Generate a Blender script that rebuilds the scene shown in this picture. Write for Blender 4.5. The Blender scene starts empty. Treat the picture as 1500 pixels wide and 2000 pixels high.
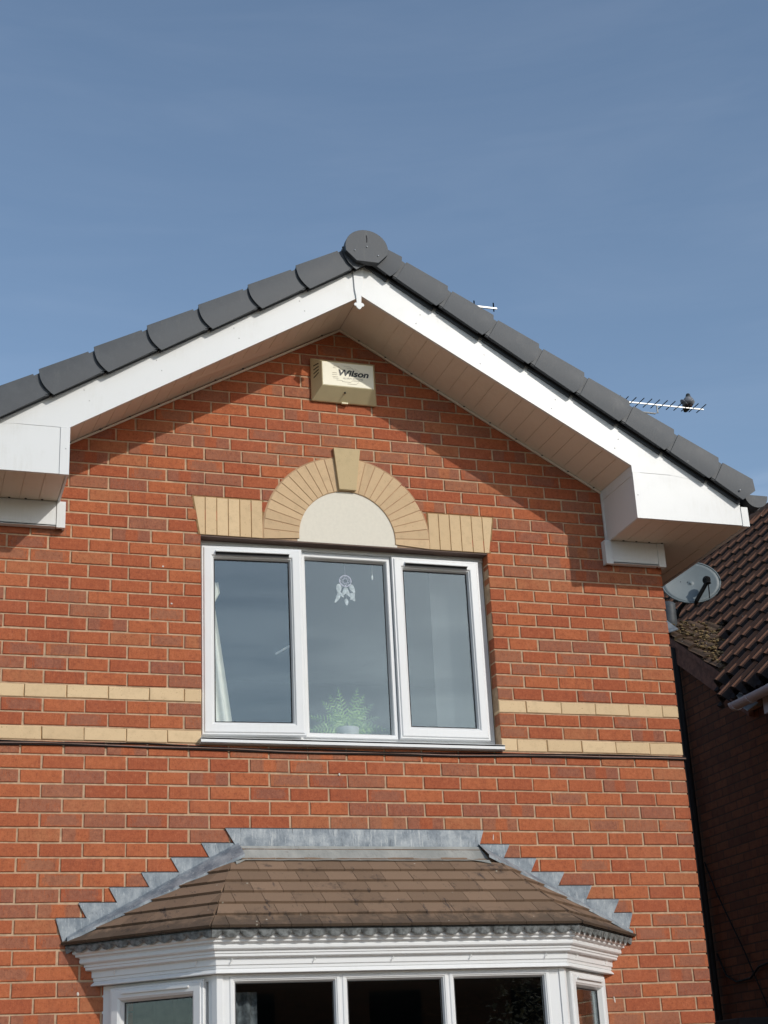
import bpy, math, random
from mathutils import Vector, Matrix
random.seed(7)
PI = math.pi
scene = bpy.context.scene
COL = scene.collection

# ------------------------------------------------------------------ camera
cam = bpy.data.cameras.new("camera")
camo = bpy.data.objects.new("camera", cam); COL.objects.link(camo)
R_ = Vector((0.95165114, -0.30349715, -0.04742989))
U_ = Vector((-0.0694066, -0.36285495, 0.92925724))
F_ = Vector((0.29923709, 0.88103676, 0.36637603))
camo.matrix_world = Matrix(((R_.x, U_.x, -F_.x, -4.6177), (R_.y, U_.y, -F_.y, -8.1884), (R_.z, U_.z, -F_.z, -1.9514), (0, 0, 0, 1)))
cam.sensor_fit = 'HORIZONTAL'; cam.sensor_width = 36; cam.lens = 36 * 2997.65 / 1500
cam.clip_start = 0.05; cam.clip_end = 3000
scene.camera = camo

# ------------------------------------------------------------------ sun, sky
SUN = Vector((0.433, -0.75, 0.5)).normalized()          # towards the sun
sl = bpy.data.lights.new("sun", 'SUN'); sl.energy = 2.5; sl.angle = math.radians(0.5); sl.color = (1.0, 0.955, 0.88)
so = bpy.data.objects.new("sun", sl); COL.objects.link(so)
so.rotation_euler = SUN.to_track_quat('Z', 'Y').to_euler(); so.location = (6, -12, 9)
world = bpy.data.worlds.new("World"); scene.world = world; world.use_nodes = True
wn = world.node_tree; wn.nodes.clear()
sky = wn.nodes.new('ShaderNodeTexSky'); sky.sky_type = 'NISHITA'; sky.sun_disc = False
sky.sun_elevation = math.asin(SUN.z); sky.sun_rotation = math.atan2(SUN.x, SUN.y)
sky.altitude = 50; sky.air_density = 1.0; sky.dust_density = 0.8; sky.ozone_density = 1.4
bg = wn.nodes.new('ShaderNodeBackground'); bg.inputs['Strength'].default_value = 0.15
wo = wn.nodes.new('ShaderNodeOutputWorld')
# thin high cirrus: stretched noise mixed over the sky colour
tc = wn.nodes.new('ShaderNodeTexCoord'); mp = wn.nodes.new('ShaderNodeMapping')
mp.inputs['Scale'].default_value = (1.2, 2.0, 7.0); mp.inputs['Rotation'].default_value = (0.1, 0.25, 0.5)
nz = wn.nodes.new('ShaderNodeTexNoise'); nz.inputs['Scale'].default_value = 2.6; nz.inputs['Detail'].default_value = 7; nz.inputs['Roughness'].default_value = 0.6
nz.inputs['Distortion'].default_value = 0.6
rp = wn.nodes.new('ShaderNodeValToRGB'); rp.color_ramp.elements[0].position = 0.42; rp.color_ramp.elements[0].color = (0.0, 0.0, 0.0, 1)
rp.color_ramp.elements[1].position = 0.78; rp.color_ramp.elements[1].color = (0.045, 0.045, 0.045, 1)
mx = wn.nodes.new('ShaderNodeMix'); mx.data_type = 'RGBA'
lum = wn.nodes.new('ShaderNodeRGBToBW'); sc_ = wn.nodes.new('ShaderNodeMix'); sc_.data_type = 'RGBA'
wn.links.new(tc.outputs['Generated'], mp.inputs['Vector']); wn.links.new(mp.outputs[0], nz.inputs['Vector'])
wn.links.new(nz.outputs['Fac'], rp.inputs['Fac'])
mp2 = wn.nodes.new('ShaderNodeMapping'); mp2.inputs['Scale'].default_value = (3.0, 3.0, 22.0); mp2.inputs['Rotation'].default_value = (0.12, 0.10, 0.0)
nz2 = wn.nodes.new('ShaderNodeTexNoise'); nz2.inputs['Scale'].default_value = 1.6; nz2.inputs['Detail'].default_value = 6; nz2.inputs['Distortion'].default_value = 0.5
wn.links.new(tc.outputs['Generated'], mp2.inputs['Vector']); wn.links.new(mp2.outputs[0], nz2.inputs['Vector'])
sp = wn.nodes.new('ShaderNodeSeparateXYZ'); wn.links.new(tc.outputs['Generated'], sp.inputs[0])
lowr = wn.nodes.new('ShaderNodeMapRange'); lowr.inputs[1].default_value = 0.29; lowr.inputs[2].default_value = 0.38; lowr.inputs[3].default_value = 1.0; lowr.inputs[4].default_value = 0.03
wn.links.new(sp.outputs[2], lowr.inputs[0])
st = wn.nodes.new('ShaderNodeMapRange'); st.interpolation_type = 'SMOOTHSTEP'; st.inputs[1].default_value = 0.44; st.inputs[2].default_value = 0.70; st.inputs[3].default_value = 0.0; st.inputs[4].default_value = 0.85
wn.links.new(nz2.outputs['Fac'], st.inputs[0])
m1 = wn.nodes.new('ShaderNodeMath'); m1.operation = 'MULTIPLY'; wn.links.new(st.outputs[0], m1.inputs[0]); wn.links.new(lowr.outputs[0], m1.inputs[1])
m2 = wn.nodes.new('ShaderNodeMath'); m2.operation = 'ADD'; m2.use_clamp = True; wn.links.new(m1.outputs[0], m2.inputs[0]); wn.links.new(rp.outputs['Color'], m2.inputs[1])
# haze: pull the sky a little towards grey
hs = wn.nodes.new('ShaderNodeHueSaturation'); hs.inputs['Saturation'].default_value = 0.96; hs.inputs['Hue'].default_value = 0.496
wn.links.new(sky.outputs[0], hs.inputs['Color'])
gl = wn.nodes.new('ShaderNodeMix'); gl.data_type = 'RGBA'; gl.blend_type = 'ADD'; gl.inputs[0].default_value = 1.0
gl.inputs[7].default_value = (3.2, 3.1, 3.0, 1)
wn.links.new(hs.outputs[0], gl.inputs[6])
wn.links.new(m2.outputs[0], mx.inputs[0]); wn.links.new(hs.outputs[0], mx.inputs[6]); wn.links.new(gl.outputs[2], mx.inputs[7])
wn.links.new(mx.outputs[2], bg.inputs['Color']); wn.links.new(bg.outputs[0], wo.inputs['Surface'])
scene.view_settings.view_transform = 'Standard'; scene.view_settings.look = 'None'
scene.view_settings.exposure = 0.0; scene.view_settings.gamma = 1.0
scene.render.engine = 'CYCLES'
scene.cycles.max_bounces = 8; scene.cycles.transparent_max_bounces = 12; scene.cycles.caustics_reflective = False; scene.cycles.caustics_refractive = False

# ------------------------------------------------------------------ mesh helpers
class MB:
    def __init__(s):
        s.v = []; s.f = []; s.mi = []; s.c = []; s.l = []; s.m = 0; s.col = (0.5, 0.5, 0.5, 1); s.org = None; s.sm = []; s.smooth = False
    def add(s, vs, fs):
        b = len(s.v)
        for p in vs:
            p = Vector(p); s.v.append(p); s.c.append(s.col)
            s.l.append((p - s.org) if s.org is not None else p)
        for f in fs:
            s.f.append([b + i for i in f]); s.mi.append(s.m); s.sm.append(s.smooth)
    def box(s, x0, x1, y0, y1, z0, z1):
        s.add([(x0,y0,z0),(x1,y0,z0),(x1,y1,z0),(x0,y1,z0),(x0,y0,z1),(x1,y0,z1),(x1,y1,z1),(x0,y1,z1)],
              [(0,1,5,4),(1,2,6,5),(2,3,7,6),(3,0,4,7),(4,5,6,7),(3,2,1,0)])
    def prism(s, pts, y0, y1):            # polygon in XZ, extruded along Y
        n = len(pts)
        s.add([(p[0], y0, p[1]) for p in pts] + [(p[0], y1, p[1]) for p in pts],
              [tuple(range(n)), tuple(range(2*n-1, n-1, -1))] + [(i, i+n, (i+1) % n + n, (i+1) % n) for i in range(n)])
    def hexa(s, a, b):                    # two quads a (front) and b (back)
        s.add(list(a) + list(b), [(0,1,2,3),(7,6,5,4),(0,4,5,1),(1,5,6,2),(2,6,7,3),(3,7,4,0)])
    def tube(s, path, r, n=8, cap=True, r2=None):
        path = [Vector(p) for p in path]; k = len(path); vs = []
        up = Vector((0.02, 0.03, 1)).normalized()
        for i, p in enumerate(path):
            d = (path[min(i+1, k-1)] - path[max(i-1, 0)]).normalized()
            u = up if abs(d.dot(up)) < 0.95 else Vector((1, 0.1, 0))
            a = d.cross(u).normalized(); b = a.cross(d).normalized()
            rr = r if r2 is None else r + (r2 - r) * i / max(1, k-1)
            for j in range(n):
                t = 2*PI*j/n; vs.append(p + a*rr*math.cos(t) + b*rr*math.sin(t))
        fs = [(i*n+j, i*n+(j+1) % n, (i+1)*n+(j+1) % n, (i+1)*n+j) for i in range(k-1) for j in range(n)]
        if cap: fs += [tuple(range(n-1, -1, -1)), tuple(range((k-1)*n, k*n))]
        s.add(vs, fs)
    def ell(s, c, rx, ry, rz, nu=12, nv=8, M=None):
        vs = []; c = Vector(c)
        for i in range(nv+1):
            a = -PI/2 + PI*i/nv
            for j in range(nu):
                t = 2*PI*j/nu; p = Vector((rx*math.cos(a)*math.cos(t), ry*math.cos(a)*math.sin(t), rz*math.sin(a)))
                if M: p = M @ p
                vs.append(c+p)
        s.add(vs, [(i*nu+j, i*nu+(j+1) % nu, (i+1)*nu+(j+1) % nu, (i+1)*nu+j) for i in range(nv) for j in range(nu)])
    def ring(s, x0, x1, z0, z1, prof):    # moulded rectangular frame: prof = [(inset, y)]
        vs = []
        for o, y in prof: vs += [(x0+o,y,z0+o),(x1-o,y,z0+o),(x1-o,y,z1-o),(x0+o,y,z1-o)]
        n = len(prof)
        s.add(vs, [(4*i+j, 4*i+(j+1) % 4, 4*(i+1)+(j+1) % 4, 4*(i+1)+j) for i in range(n-1) for j in range(4)])
    def xf(s, M, start=0):
        for i in range(start, len(s.v)): s.v[i] = M @ s.v[i]

def obj(name, mb, mats, parent=None, bevel=0.0, seg=2):
    me = bpy.data.meshes.new(name)
    me.from_pydata([tuple(p) for p in mb.v], [], mb.f); me.validate(clean_customdata=False)
    if not isinstance(mats, (list, tuple)): mats = [mats]
    for m in mats: me.materials.append(m)
    if len(me.polygons) == len(mb.mi):
        me.polygons.foreach_set('material_index', mb.mi); me.polygons.foreach_set('use_smooth', mb.sm)
    if len(me.vertices) == len(mb.c):
        a = me.color_attributes.new('bc', 'FLOAT_COLOR', 'POINT'); a.data.foreach_set('color', [x for c in mb.c for x in c])
        b = me.attributes.new('bl', 'FLOAT_VECTOR', 'POINT'); b.data.foreach_set('vector', [x for c in mb.l for x in c])
    me.update()
    o = bpy.data.objects.new(name, me); COL.objects.link(o)
    if parent is not None: o.parent = parent
    if bevel:
        bv = o.modifiers.new('bevel', 'BEVEL'); bv.width = bevel; bv.segments = seg; bv.limit_method = 'ANGLE'; bv.angle_limit = math.radians(35)
    return o
def recalc(o):
    import bmesh
    bm = bmesh.new(); bm.from_mesh(o.data); bmesh.ops.recalc_face_normals(bm, faces=bm.faces); bm.to_mesh(o.data); bm.free(); return o
def thing(name, label, cat, loc=(0,0,0), group=None):
    o = bpy.data.objects.new(name, None); COL.objects.link(o); o.location = loc; o.empty_display_size = 0.2
    o['label'] = label; o['category'] = cat
    if group: o['group'] = group
    return o
def tag(o, label, cat, group=None):
    o['label'] = label; o['category'] = cat
    if group: o['group'] = group
    return o

# ------------------------------------------------------------------ materials
class NT:
    def __init__(s, name):
        s.m = bpy.data.materials.new(name); s.m.use_nodes = True; s.t = s.m.node_tree; s.n = s.t.nodes
        s.b = s.n['Principled BSDF']; s.out = s.n['Material Output']
    def link(s, a, b): s.t.links.new(a, b)
    def inp(s, sock, v):
        if hasattr(v, 'node'): s.link(v, sock)
        else: sock.default_value = v
    def math(s, op, a, b=0.0, c=0.0, clamp=False):
        n = s.n.new('ShaderNodeMath'); n.operation = op; n.use_clamp = clamp
        s.inp(n.inputs[0], a); s.inp(n.inputs[1], b)
        if op in ('MULTIPLY_ADD', 'SMOOTH_MIN'): s.inp(n.inputs[2], c)
        return n.outputs[0]
    def ss(s, v, lo, hi):
        n = s.n.new('ShaderNodeMapRange'); n.interpolation_type = 'SMOOTHSTEP'
        if lo < hi: n.inputs[1].default_value = lo; n.inputs[2].default_value = hi; n.inputs[3].default_value = 0; n.inputs[4].default_value = 1
        else: n.inputs[1].default_value = hi; n.inputs[2].default_value = lo; n.inputs[3].default_value = 1; n.inputs[4].default_value = 0
        s.inp(n.inputs[0], v); return n.outputs[0]
    def mix(s, f, a, b, blend='MIX'):
        n = s.n.new('ShaderNodeMix'); n.data_type = 'RGBA'; n.blend_type = blend
        s.inp(n.inputs[0], f); s.inp(n.inputs[6], a if hasattr(a, 'node') else (*a, 1)); s.inp(n.inputs[7], b if hasattr(b, 'node') else (*b, 1))
        return n.outputs[2]
    def noise(s, scale, detail=4, rough=0.55, vec=None, w=None, stretch=None):
        n = s.n.new('ShaderNodeTexNoise'); n.inputs['Scale'].default_value = scale; n.inputs['Detail'].default_value = detail; n.inputs['Roughness'].default_value = rough
        v = vec if vec is not None else s.pos()
        if stretch:
            mp = s.n.new('ShaderNodeMapping'); mp.inputs['Scale'].default_value = stretch; s.link(v, mp.inputs[0]); v = mp.outputs[0]
        s.link(v, n.inputs['Vector']); return n.outputs['Fac']
    def pos(s):
        if not hasattr(s, '_p'): s._p = s.n.new('ShaderNodeTexCoord').outputs['Object']
        return s._p
    def attr(s, name):
        n = s.n.new('ShaderNodeAttribute'); n.attribute_name = name; return n
    def sep(s, v):
        n = s.n.new('ShaderNodeSeparateXYZ'); s.link(v, n.inputs[0]); return n.outputs
    def bump(s, h, strength=0.4, dist=0.002):
        n = s.n.new('ShaderNodeBump'); n.inputs['Strength'].default_value = strength; n.inputs['Distance'].default_value = dist
        s.link(h, n.inputs['Height']); s.link(n.outputs[0], s.b.inputs['Normal'])
    def base(s, c): s.inp(s.b.inputs['Base Color'], c if hasattr(c, 'node') else (*c, 1))
    def rough(s, r): s.inp(s.b.inputs['Roughness'], r)

def plain(name, c, rough=0.5, metal=0.0, var=0.12, nscale=9, bump=0.0, bscale=200, spec=0.5):
    t = NT(name); n = t.noise(nscale, 5, 0.6)
    t.base(t.mix(t.ss(n, 0.3, 0.7), tuple(x*(1-var) for x in c), tuple(min(1, x*(1+var)) for x in c)))
    t.rough(rough); t.b.inputs['Metallic'].default_value = metal; t.b.inputs['Specular IOR Level'].default_value = spec
    if bump: t.bump(t.noise(bscale, 3), bump, 0.001)
    return t.m

def brick_material(name, dark=1.0):
    t = NT(name)
    bc = t.attr('bc'); r = t.n.new('ShaderNodeSeparateColor'); t.link(bc.outputs['Color'], r.inputs[0]); r0, kind, r2 = r.outputs
    l = t.sep(t.attr('bl').outputs['Vector']); au = t.math('ABSOLUTE', l[0]); av = t.math('ABSOLUTE', l[2])
    off = t.n.new('ShaderNodeVectorMath'); off.operation = 'MULTIPLY_ADD'
    t.link(bc.outputs['Color'], off.inputs[0]); off.inputs[1].default_value = (3.1, 5.3, 4.7); t.link(t.pos(), off.inputs[2])
    P = off.outputs[0]
    nb = t.noise(22, 4, 0.6, P); nf = t.noise(190, 4, 0.7, P); nm = t.noise(60, 4, 0.6, P, stretch=(2.2, 1, .5)); ns = t.noise(330, 2, 0.5, P)
    k = dark
    orange = (0.430*k, 0.130*k, 0.054*k); red = (0.350*k, 0.094*k, 0.043*k); tan = (0.40*k, 0.148*k, 0.068*k); purp = (0.265*k, 0.108*k, 0.072*k); grey = (0.30*k, 0.135*k, 0.080*k)
    c = t.mix(t.ss(r0, 0.1, 0.8), red, orange)
    c = t.mix(t.ss(r2, 0.86, 0.9), c, tan)
    c = t.mix(t.math('MULTIPLY', t.ss(nb, 0.4, 0.65), 0.35), c, red)
    d = t.math('MAXIMUM', t.math('DIVIDE', au, 0.092), t.math('DIVIDE', av, 0.031))
    d = t.math('ADD', d, t.math('MULTIPLY', t.math('SUBTRACT', nm, 0.5), 1.5))
    blob = t.ss(d, 1.05, 0.7)
    stripe = t.ss(t.math('ADD', au, t.math('MULTIPLY', t.math('SUBTRACT', nm, 0.5), 0.03)), 0.030, 0.042)
    sa = t.math('MULTIPLY', blob, t.math('MULTIPLY', t.math('GREATER_THAN', kind, 0.62), t.math('LESS_THAN', kind, 0.80)))
    sb = t.math('MULTIPLY', stripe, t.math('MULTIPLY', t.math('GREATER_THAN', kind, 0.80), t.math('LESS_THAN', kind, 0.89)))
    sc = t.math('MULTIPLY', t.ss(nm, 0.25, 0.5), t.math('GREATER_THAN', kind, 0.89))
    m = t.math('MAXIMUM', t.math('MAXIMUM', sa, sb), sc)
    m = t.math('MULTIPLY', m, t.ss(nf, 0.25, 0.5))
    c = t.mix(t.math('MULTIPLY', m, 0.85), c, t.mix(r0, purp, grey))
    ng = t.noise(48, 7, 0.9, P); c = t.mix(t.math('MULTIPLY', t.ss(ng, 0.50, 0.62), 0.60), c, (0.185*k, 0.052*k, 0.030*k)); c = t.mix(t.math('MULTIPLY', t.ss(ng, 0.47, 0.38), 0.40), c, (0.54*k, 0.20*k, 0.105*k))
    c = t.mix(t.math('MULTIPLY', t.ss(nf, 0.58, 0.72), 0.85), c, (0.10*k, 0.032*k, 0.022*k))     # iron specks
    c = t.mix(t.math('MULTIPLY', t.ss(ns, 0.66, 0.76), 0.30), c, (0.55*k, 0.26*k, 0.16*k))      # pale grit
    lo = t.noise(1.3, 5, 0.6)
    c = t.mix(t.math('MULTIPLY', t.ss(lo, 0.5, 0.75), 0.18), c, (0.45*k, 0.20*k, 0.12*k))       # faint bloom
    run = t.noise(7.0, 5, 0.7, stretch=(2.2, 1, .16)); c = t.mix(t.math('MULTIPLY', t.ss(run, 0.54, 0.70), 0.28), c, (0.15*k, 0.055*k, 0.038*k))
    wv = t.noise(5.0, 6, 0.8)
    c = t.mix(t.math('MULTIPLY', t.ss(wv, 0.70, 0.78), 0.45), c, (0.62*k, 0.45*k, 0.36*k))
    t.base(c); t.rough(0.9); t.b.inputs['Specular IOR Level'].default_value = 0.2
    h = t.math('ADD', t.math('MULTIPLY', nf, 0.7), t.math('MULTIPLY', nm, 0.5)); t.bump(h, 0.7, 0.003)
    return t.m

def buff_material(name, c0, c1, spot):
    t = NT(name); bc = t.attr('bc'); r = t.n.new('ShaderNodeSeparateColor'); t.link(bc.outputs['Color'], r.inputs[0])
    off = t.n.new('ShaderNodeVectorMath'); off.operation = 'MULTIPLY_ADD'
    t.link(bc.outputs['Color'], off.inputs[0]); off.inputs[1].default_value = (3.1, 5.3, 4.7); t.link(t.pos(), off.inputs[2]); P = off.outputs[0]
    c = t.mix(r.outputs[0], c0, c1)
    nf = t.noise(150, 3, 0.6, P); c = t.mix(t.math('MULTIPLY', t.ss(nf, 0.64, 0.72), 0.8), c, spot)
    nb = t.noise(18, 5, 0.65, P); c = t.mix(t.math('MULTIPLY', t.ss(nb, 0.45, 0.75), 0.35), c, tuple(x*0.72 for x in c0))
    t.base(c); t.rough(0.9); t.b.inputs['Specular IOR Level'].default_value = 0.2; t.bump(t.noise(240, 4, 0.7, P), 0.4, 0.0015)
    return t.m

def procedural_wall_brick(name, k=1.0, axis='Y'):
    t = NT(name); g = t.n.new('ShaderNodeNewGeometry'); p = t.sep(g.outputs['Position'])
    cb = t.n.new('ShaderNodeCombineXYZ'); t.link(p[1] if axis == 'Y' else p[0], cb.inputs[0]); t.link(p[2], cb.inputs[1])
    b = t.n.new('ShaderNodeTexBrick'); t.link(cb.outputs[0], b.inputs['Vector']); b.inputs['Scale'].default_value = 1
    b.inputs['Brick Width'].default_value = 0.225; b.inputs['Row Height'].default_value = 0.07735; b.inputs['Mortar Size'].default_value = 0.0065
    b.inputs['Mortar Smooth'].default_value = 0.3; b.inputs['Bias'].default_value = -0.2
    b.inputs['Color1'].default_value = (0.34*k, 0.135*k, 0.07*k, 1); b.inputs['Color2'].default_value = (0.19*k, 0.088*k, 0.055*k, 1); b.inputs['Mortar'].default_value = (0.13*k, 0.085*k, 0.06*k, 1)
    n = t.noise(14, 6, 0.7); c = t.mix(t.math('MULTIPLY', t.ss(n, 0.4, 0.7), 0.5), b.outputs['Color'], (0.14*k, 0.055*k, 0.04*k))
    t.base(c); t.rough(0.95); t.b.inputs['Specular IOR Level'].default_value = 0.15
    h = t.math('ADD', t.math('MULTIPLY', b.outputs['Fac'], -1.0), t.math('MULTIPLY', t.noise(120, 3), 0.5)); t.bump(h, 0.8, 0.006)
    return t.m

def pvc(name, c, rough=0.32, dirt=0.12):
    t = NT(name); n = t.noise(3.5, 6, 0.7); n2 = t.noise(60, 3, 0.6, stretch=(1, 1, 0.12))
    f = t.math('MULTIPLY', t.math('MULTIPLY', t.ss(n, 0.42, 0.75), t.ss(n2, 0.3, 0.7)), dirt*2.2)
    t.base(t.mix(f, c, (c[0]*0.66, c[1]*0.63, c[2]*0.54))); t.rough(t.math('MULTIPLY_ADD', n, 0.15, rough-0.06))
    t.b.inputs['Specular IOR Level'].default_value = 0.4; t.bump(t.noise(2.2, 2), 0.12, 0.01)
    return t.m

def glass(name, r0=0.06, tint=(0.86, 0.90, 0.90), wav=0.003):
    t = NT(name); t.n.remove(t.b)
    ge = t.n.new('ShaderNodeNewGeometry'); dt = t.n.new('ShaderNodeVectorMath'); dt.operation = 'DOT_PRODUCT'
    t.link(ge.outputs['Normal'], dt.inputs[0]); t.link(ge.outputs['Incoming'], dt.inputs[1])
    c1 = t.math('SUBTRACT', 1.0, t.math('ABSOLUTE', dt.outputs['Value']), clamp=True)
    fac = t.math('ADD', r0, t.math('MULTIPLY', t.math('POWER', c1, 5.0), 1-r0))
    g = t.n.new('ShaderNodeBsdfGlossy'); g.inputs['Roughness'].default_value = 0.0; g.inputs['Color'].default_value = (0.82, 0.96, 1.0, 1)
    tr = t.n.new('ShaderNodeBsdfTransparent'); tr.inputs['Color'].default_value = (*tint, 1)
    mxs = t.n.new('ShaderNodeMixShader'); t.link(fac, mxs.inputs[0]); t.link(tr.outputs[0], mxs.inputs[1]); t.link(g.outputs[0], mxs.inputs[2])
    bp = t.n.new('ShaderNodeBump'); bp.inputs['Strength'].default_value = wav*10; bp.inputs['Distance'].default_value = 0.02
    t.link(t.noise(1.6, 1, 0.4), bp.inputs['Height']); t.link(bp.outputs[0], g.inputs['Normal'])
    t.link(mxs.outputs[0], t.out.inputs['Surface']); return t.m

def lead_material(name):
    t = NT(name); n1 = t.noise(9, 6, 0.7, stretch=(1, 1, 0.6)); n2 = t.noise(70, 5, 0.7, stretch=(1.6, 1, 0.35)); n3 = t.noise(26, 6, 0.75)
    c = t.mix(t.ss(n1, 0.35, 0.68), (0.135, 0.165, 0.195), (0.33, 0.36, 0.38))
    c = t.mix(t.math('MULTIPLY', t.ss(n2, 0.55, 0.72), 0.75), c, (0.50, 0.53, 0.53))
    c = t.mix(t.math('MULTIPLY', t.ss(n3, 0.60, 0.72), 0.8), c, (0.05, 0.06, 0.07))
    t.base(c); t.rough(0.62); t.b.inputs['Metallic'].default_value = 0.15; t.bump(t.noise(12, 4), 0.5, 0.01); return t.m

def streaked_lead():
    t = NT('streaked_lead'); n1 = t.noise(10, 6, 0.7); n2 = t.noise(30, 6, 0.85, stretch=(1.6, 1, .22)); n3 = t.noise(7, 5, 0.8, stretch=(3, 1, .3))
    c = t.mix(t.ss(n1, 0.35, 0.68), (0.16, 0.19, 0.22), (0.34, 0.37, 0.39))
    c = t.mix(t.math('MULTIPLY', t.ss(n2, 0.52, 0.62), 0.6), c, (0.48, 0.50, 0.50))
    c = t.mix(t.math('MULTIPLY', t.ss(n2, 0.42, 0.34), 0.75), c, (0.07, 0.08, 0.09))
    c = t.mix(t.math('MULTIPLY', t.ss(n3, 0.63, 0.68), 0.85), c, (0.03, 0.035, 0.04))
    t.base(c); t.rough(0.62); t.b.inputs['Metallic'].default_value = 0.15; t.bump(t.noise(12, 4), 0.5, 0.01); return t.m

def apron_material(name):
    t = NT(name); n1 = t.noise(5, 6, 0.7, stretch=(1, .4, .4)); n2 = t.noise(60, 5, 0.75, stretch=(1.8, .25, .25)); n3 = t.noise(7, 7, 0.8)
    p = t.sep(t.pos())
    c = t.mix(t.ss(n1, 0.35, 0.7), (0.24, 0.25, 0.235), (0.37, 0.37, 0.34))
    c = t.mix(t.math('MULTIPLY', t.ss(n2, 0.55, 0.7), 0.5), c, (0.13, 0.13, 0.13))
    c = t.mix(t.math('MULTIPLY', t.ss(n3, 0.60, 0.70), 0.7), c, (0.10, 0.07, 0.065))
    t.base(c); t.rough(0.7); t.bump(t.noise(14, 4), 0.5, 0.008); return t.m

def tile_material(name, c, stain=(0.035, 0.032, 0.034), amt=0.8, eave=None):
    t = NT(name); bc = t.attr('bc'); r = t.n.new('ShaderNodeSeparateColor'); t.link(bc.outputs['Color'], r.inputs[0])
    col = t.mix(r.outputs[0], tuple(x*0.82 for x in c), tuple(x*1.15 for x in c))
    n = t.noise(160, 4, 0.7); col = t.mix(t.math('MULTIPLY', t.ss(n, 0.5, 0.72), 0.4), col, tuple(x*1.35 for x in c))
    s1 = t.noise(5.5, 7, 0.72); s2 = t.noise(34, 5, 0.7)
    col = t.mix(t.math('MULTIPLY', t.math('MULTIPLY', t.ss(s1, 0.55, 0.68), t.ss(s2, 0.35, 0.6)), amt), col, stain)
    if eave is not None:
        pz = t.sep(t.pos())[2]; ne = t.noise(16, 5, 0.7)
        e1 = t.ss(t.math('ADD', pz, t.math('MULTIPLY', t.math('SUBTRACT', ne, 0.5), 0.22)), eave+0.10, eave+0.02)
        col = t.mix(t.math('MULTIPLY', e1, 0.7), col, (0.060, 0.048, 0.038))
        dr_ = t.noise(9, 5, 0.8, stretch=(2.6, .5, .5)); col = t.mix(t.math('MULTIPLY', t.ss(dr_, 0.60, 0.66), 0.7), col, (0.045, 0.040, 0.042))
    v = t.n.new('ShaderNodeTexVoronoi'); v.inputs['Scale'].default_value = 15; t.link(t.pos(), v.inputs['Vector'])
    nn = t.noise(11, 2); col = t.mix(t.math('MULTIPLY', t.ss(v.outputs['Distance'], 0.10, 0.05), t.ss(nn, 0.52, 0.58)), col, (0.45, 0.43, 0.36))
    t.base(col); t.rough(0.92); t.b.inputs['Specular IOR Level'].default_value = 0.15; t.bump(n, 0.5, 0.002); return t.m

M_BRICK = brick_material('red_brick'); 
M_MORTAR = plain('mortar', (0.46, 0.32, 0.21), 0.95, var=0.18, nscale=25, bump=0.6, spec=0.1)
M_DMORT = plain('buff_mortar', (0.27, 0.16, 0.075), 0.95, var=0.2, nscale=40, spec=0.1)
M_BUFF = buff_material('buff_brick', (0.61, 0.445, 0.265), (0.69, 0.515, 0.315), (0.26, 0.15, 0.06))
M_ARCH = buff_material('buff_voussoir', (0.545, 0.39, 0.235), (0.63, 0.455, 0.275), (0.28, 0.16, 0.07))
M_STONE = buff_material('buff_stone', (0.50, 0.385, 0.225), (0.55, 0.43, 0.25), (0.22, 0.15, 0.06))
M_REND = plain('cream_render', (0.70, 0.66, 0.565), 0.9, var=0.025, nscale=50, bump=0.6, bscale=300, spec=0.2)
M_PVC = pvc('white_pvc', (0.69, 0.70, 0.695), 0.34, 0.12)
M_SOFF = pvc('soffit_pvc', (0.72, 0.63, 0.52), 0.42, 0.10)
M_FRAME = pvc('window_pvc', (0.73, 0.74, 0.74), 0.30, 0.08)
def verge_material():
    t = NT('dark_verge_plastic'); n = t.noise(6, 6, 0.75); n2 = t.noise(55, 5, 0.8); n3 = t.noise(30, 3, 0.6, stretch=(1, .4, .25))
    c = t.mix(t.ss(n, 0.35, 0.7), (0.050, 0.057, 0.066), (0.072, 0.080, 0.089))
    c = t.mix(t.math('MULTIPLY', t.ss(n2, 0.60, 0.72), 0.5), c, (0.115, 0.115, 0.105))
    c = t.mix(t.math('MULTIPLY', t.ss(n3, 0.60, 0.72), 0.3), c, (0.11, 0.115, 0.11))
    v = t.n.new('ShaderNodeTexVoronoi'); v.inputs['Scale'].default_value = 7; t.link(t.pos(), v.inputs['Vector'])
    c = t.mix(t.math('MULTIPLY', t.ss(v.outputs['Distance'], 0.045, 0.02), 0.7), c, (0.40, 0.40, 0.37))
    t.base(c); t.rough(t.math('MULTIPLY_ADD', n, 0.25, 0.42)); t.b.inputs['Specular IOR Level'].default_value = 0.35; t.bump(n2, 0.2, 0.001); return t.m
M_VERGE = verge_material()
M_BLACK = plain('black_plastic', (0.014, 0.013, 0.013), 0.6, var=0.1, spec=0.15)
M_SEAL = plain('rubber_seal', (0.02, 0.02, 0.022), 0.6)
M_ROOF = tile_material('dark_roof_tile', (0.07, 0.072, 0.078), amt=0.2)
M_GLASS = glass('window_glass', 0.085, (0.93, 0.95, 0.95), 0.003); M_BGLASS = glass('bay_glass', 0.05, (0.92, 0.93, 0.92), 0.003)
M_LEAD = lead_material('lead_sheet'); M_APRON = apron_material('weathered_lead_apron')
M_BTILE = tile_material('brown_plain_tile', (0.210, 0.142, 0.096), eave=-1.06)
M_CABLE = plain('dark_cable', (0.012, 0.010, 0.010), 0.7, spec=0.15); M_CABLE2 = plain('brown_cable', (0.22, 0.14, 0.11), 0.5)
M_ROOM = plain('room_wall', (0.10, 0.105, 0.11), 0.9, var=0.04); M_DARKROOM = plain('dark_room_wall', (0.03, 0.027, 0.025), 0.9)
M_CURT = plain('cream_curtain_cloth', (0.80, 0.77, 0.68), 0.9, var=0.05, nscale=30)
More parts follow.
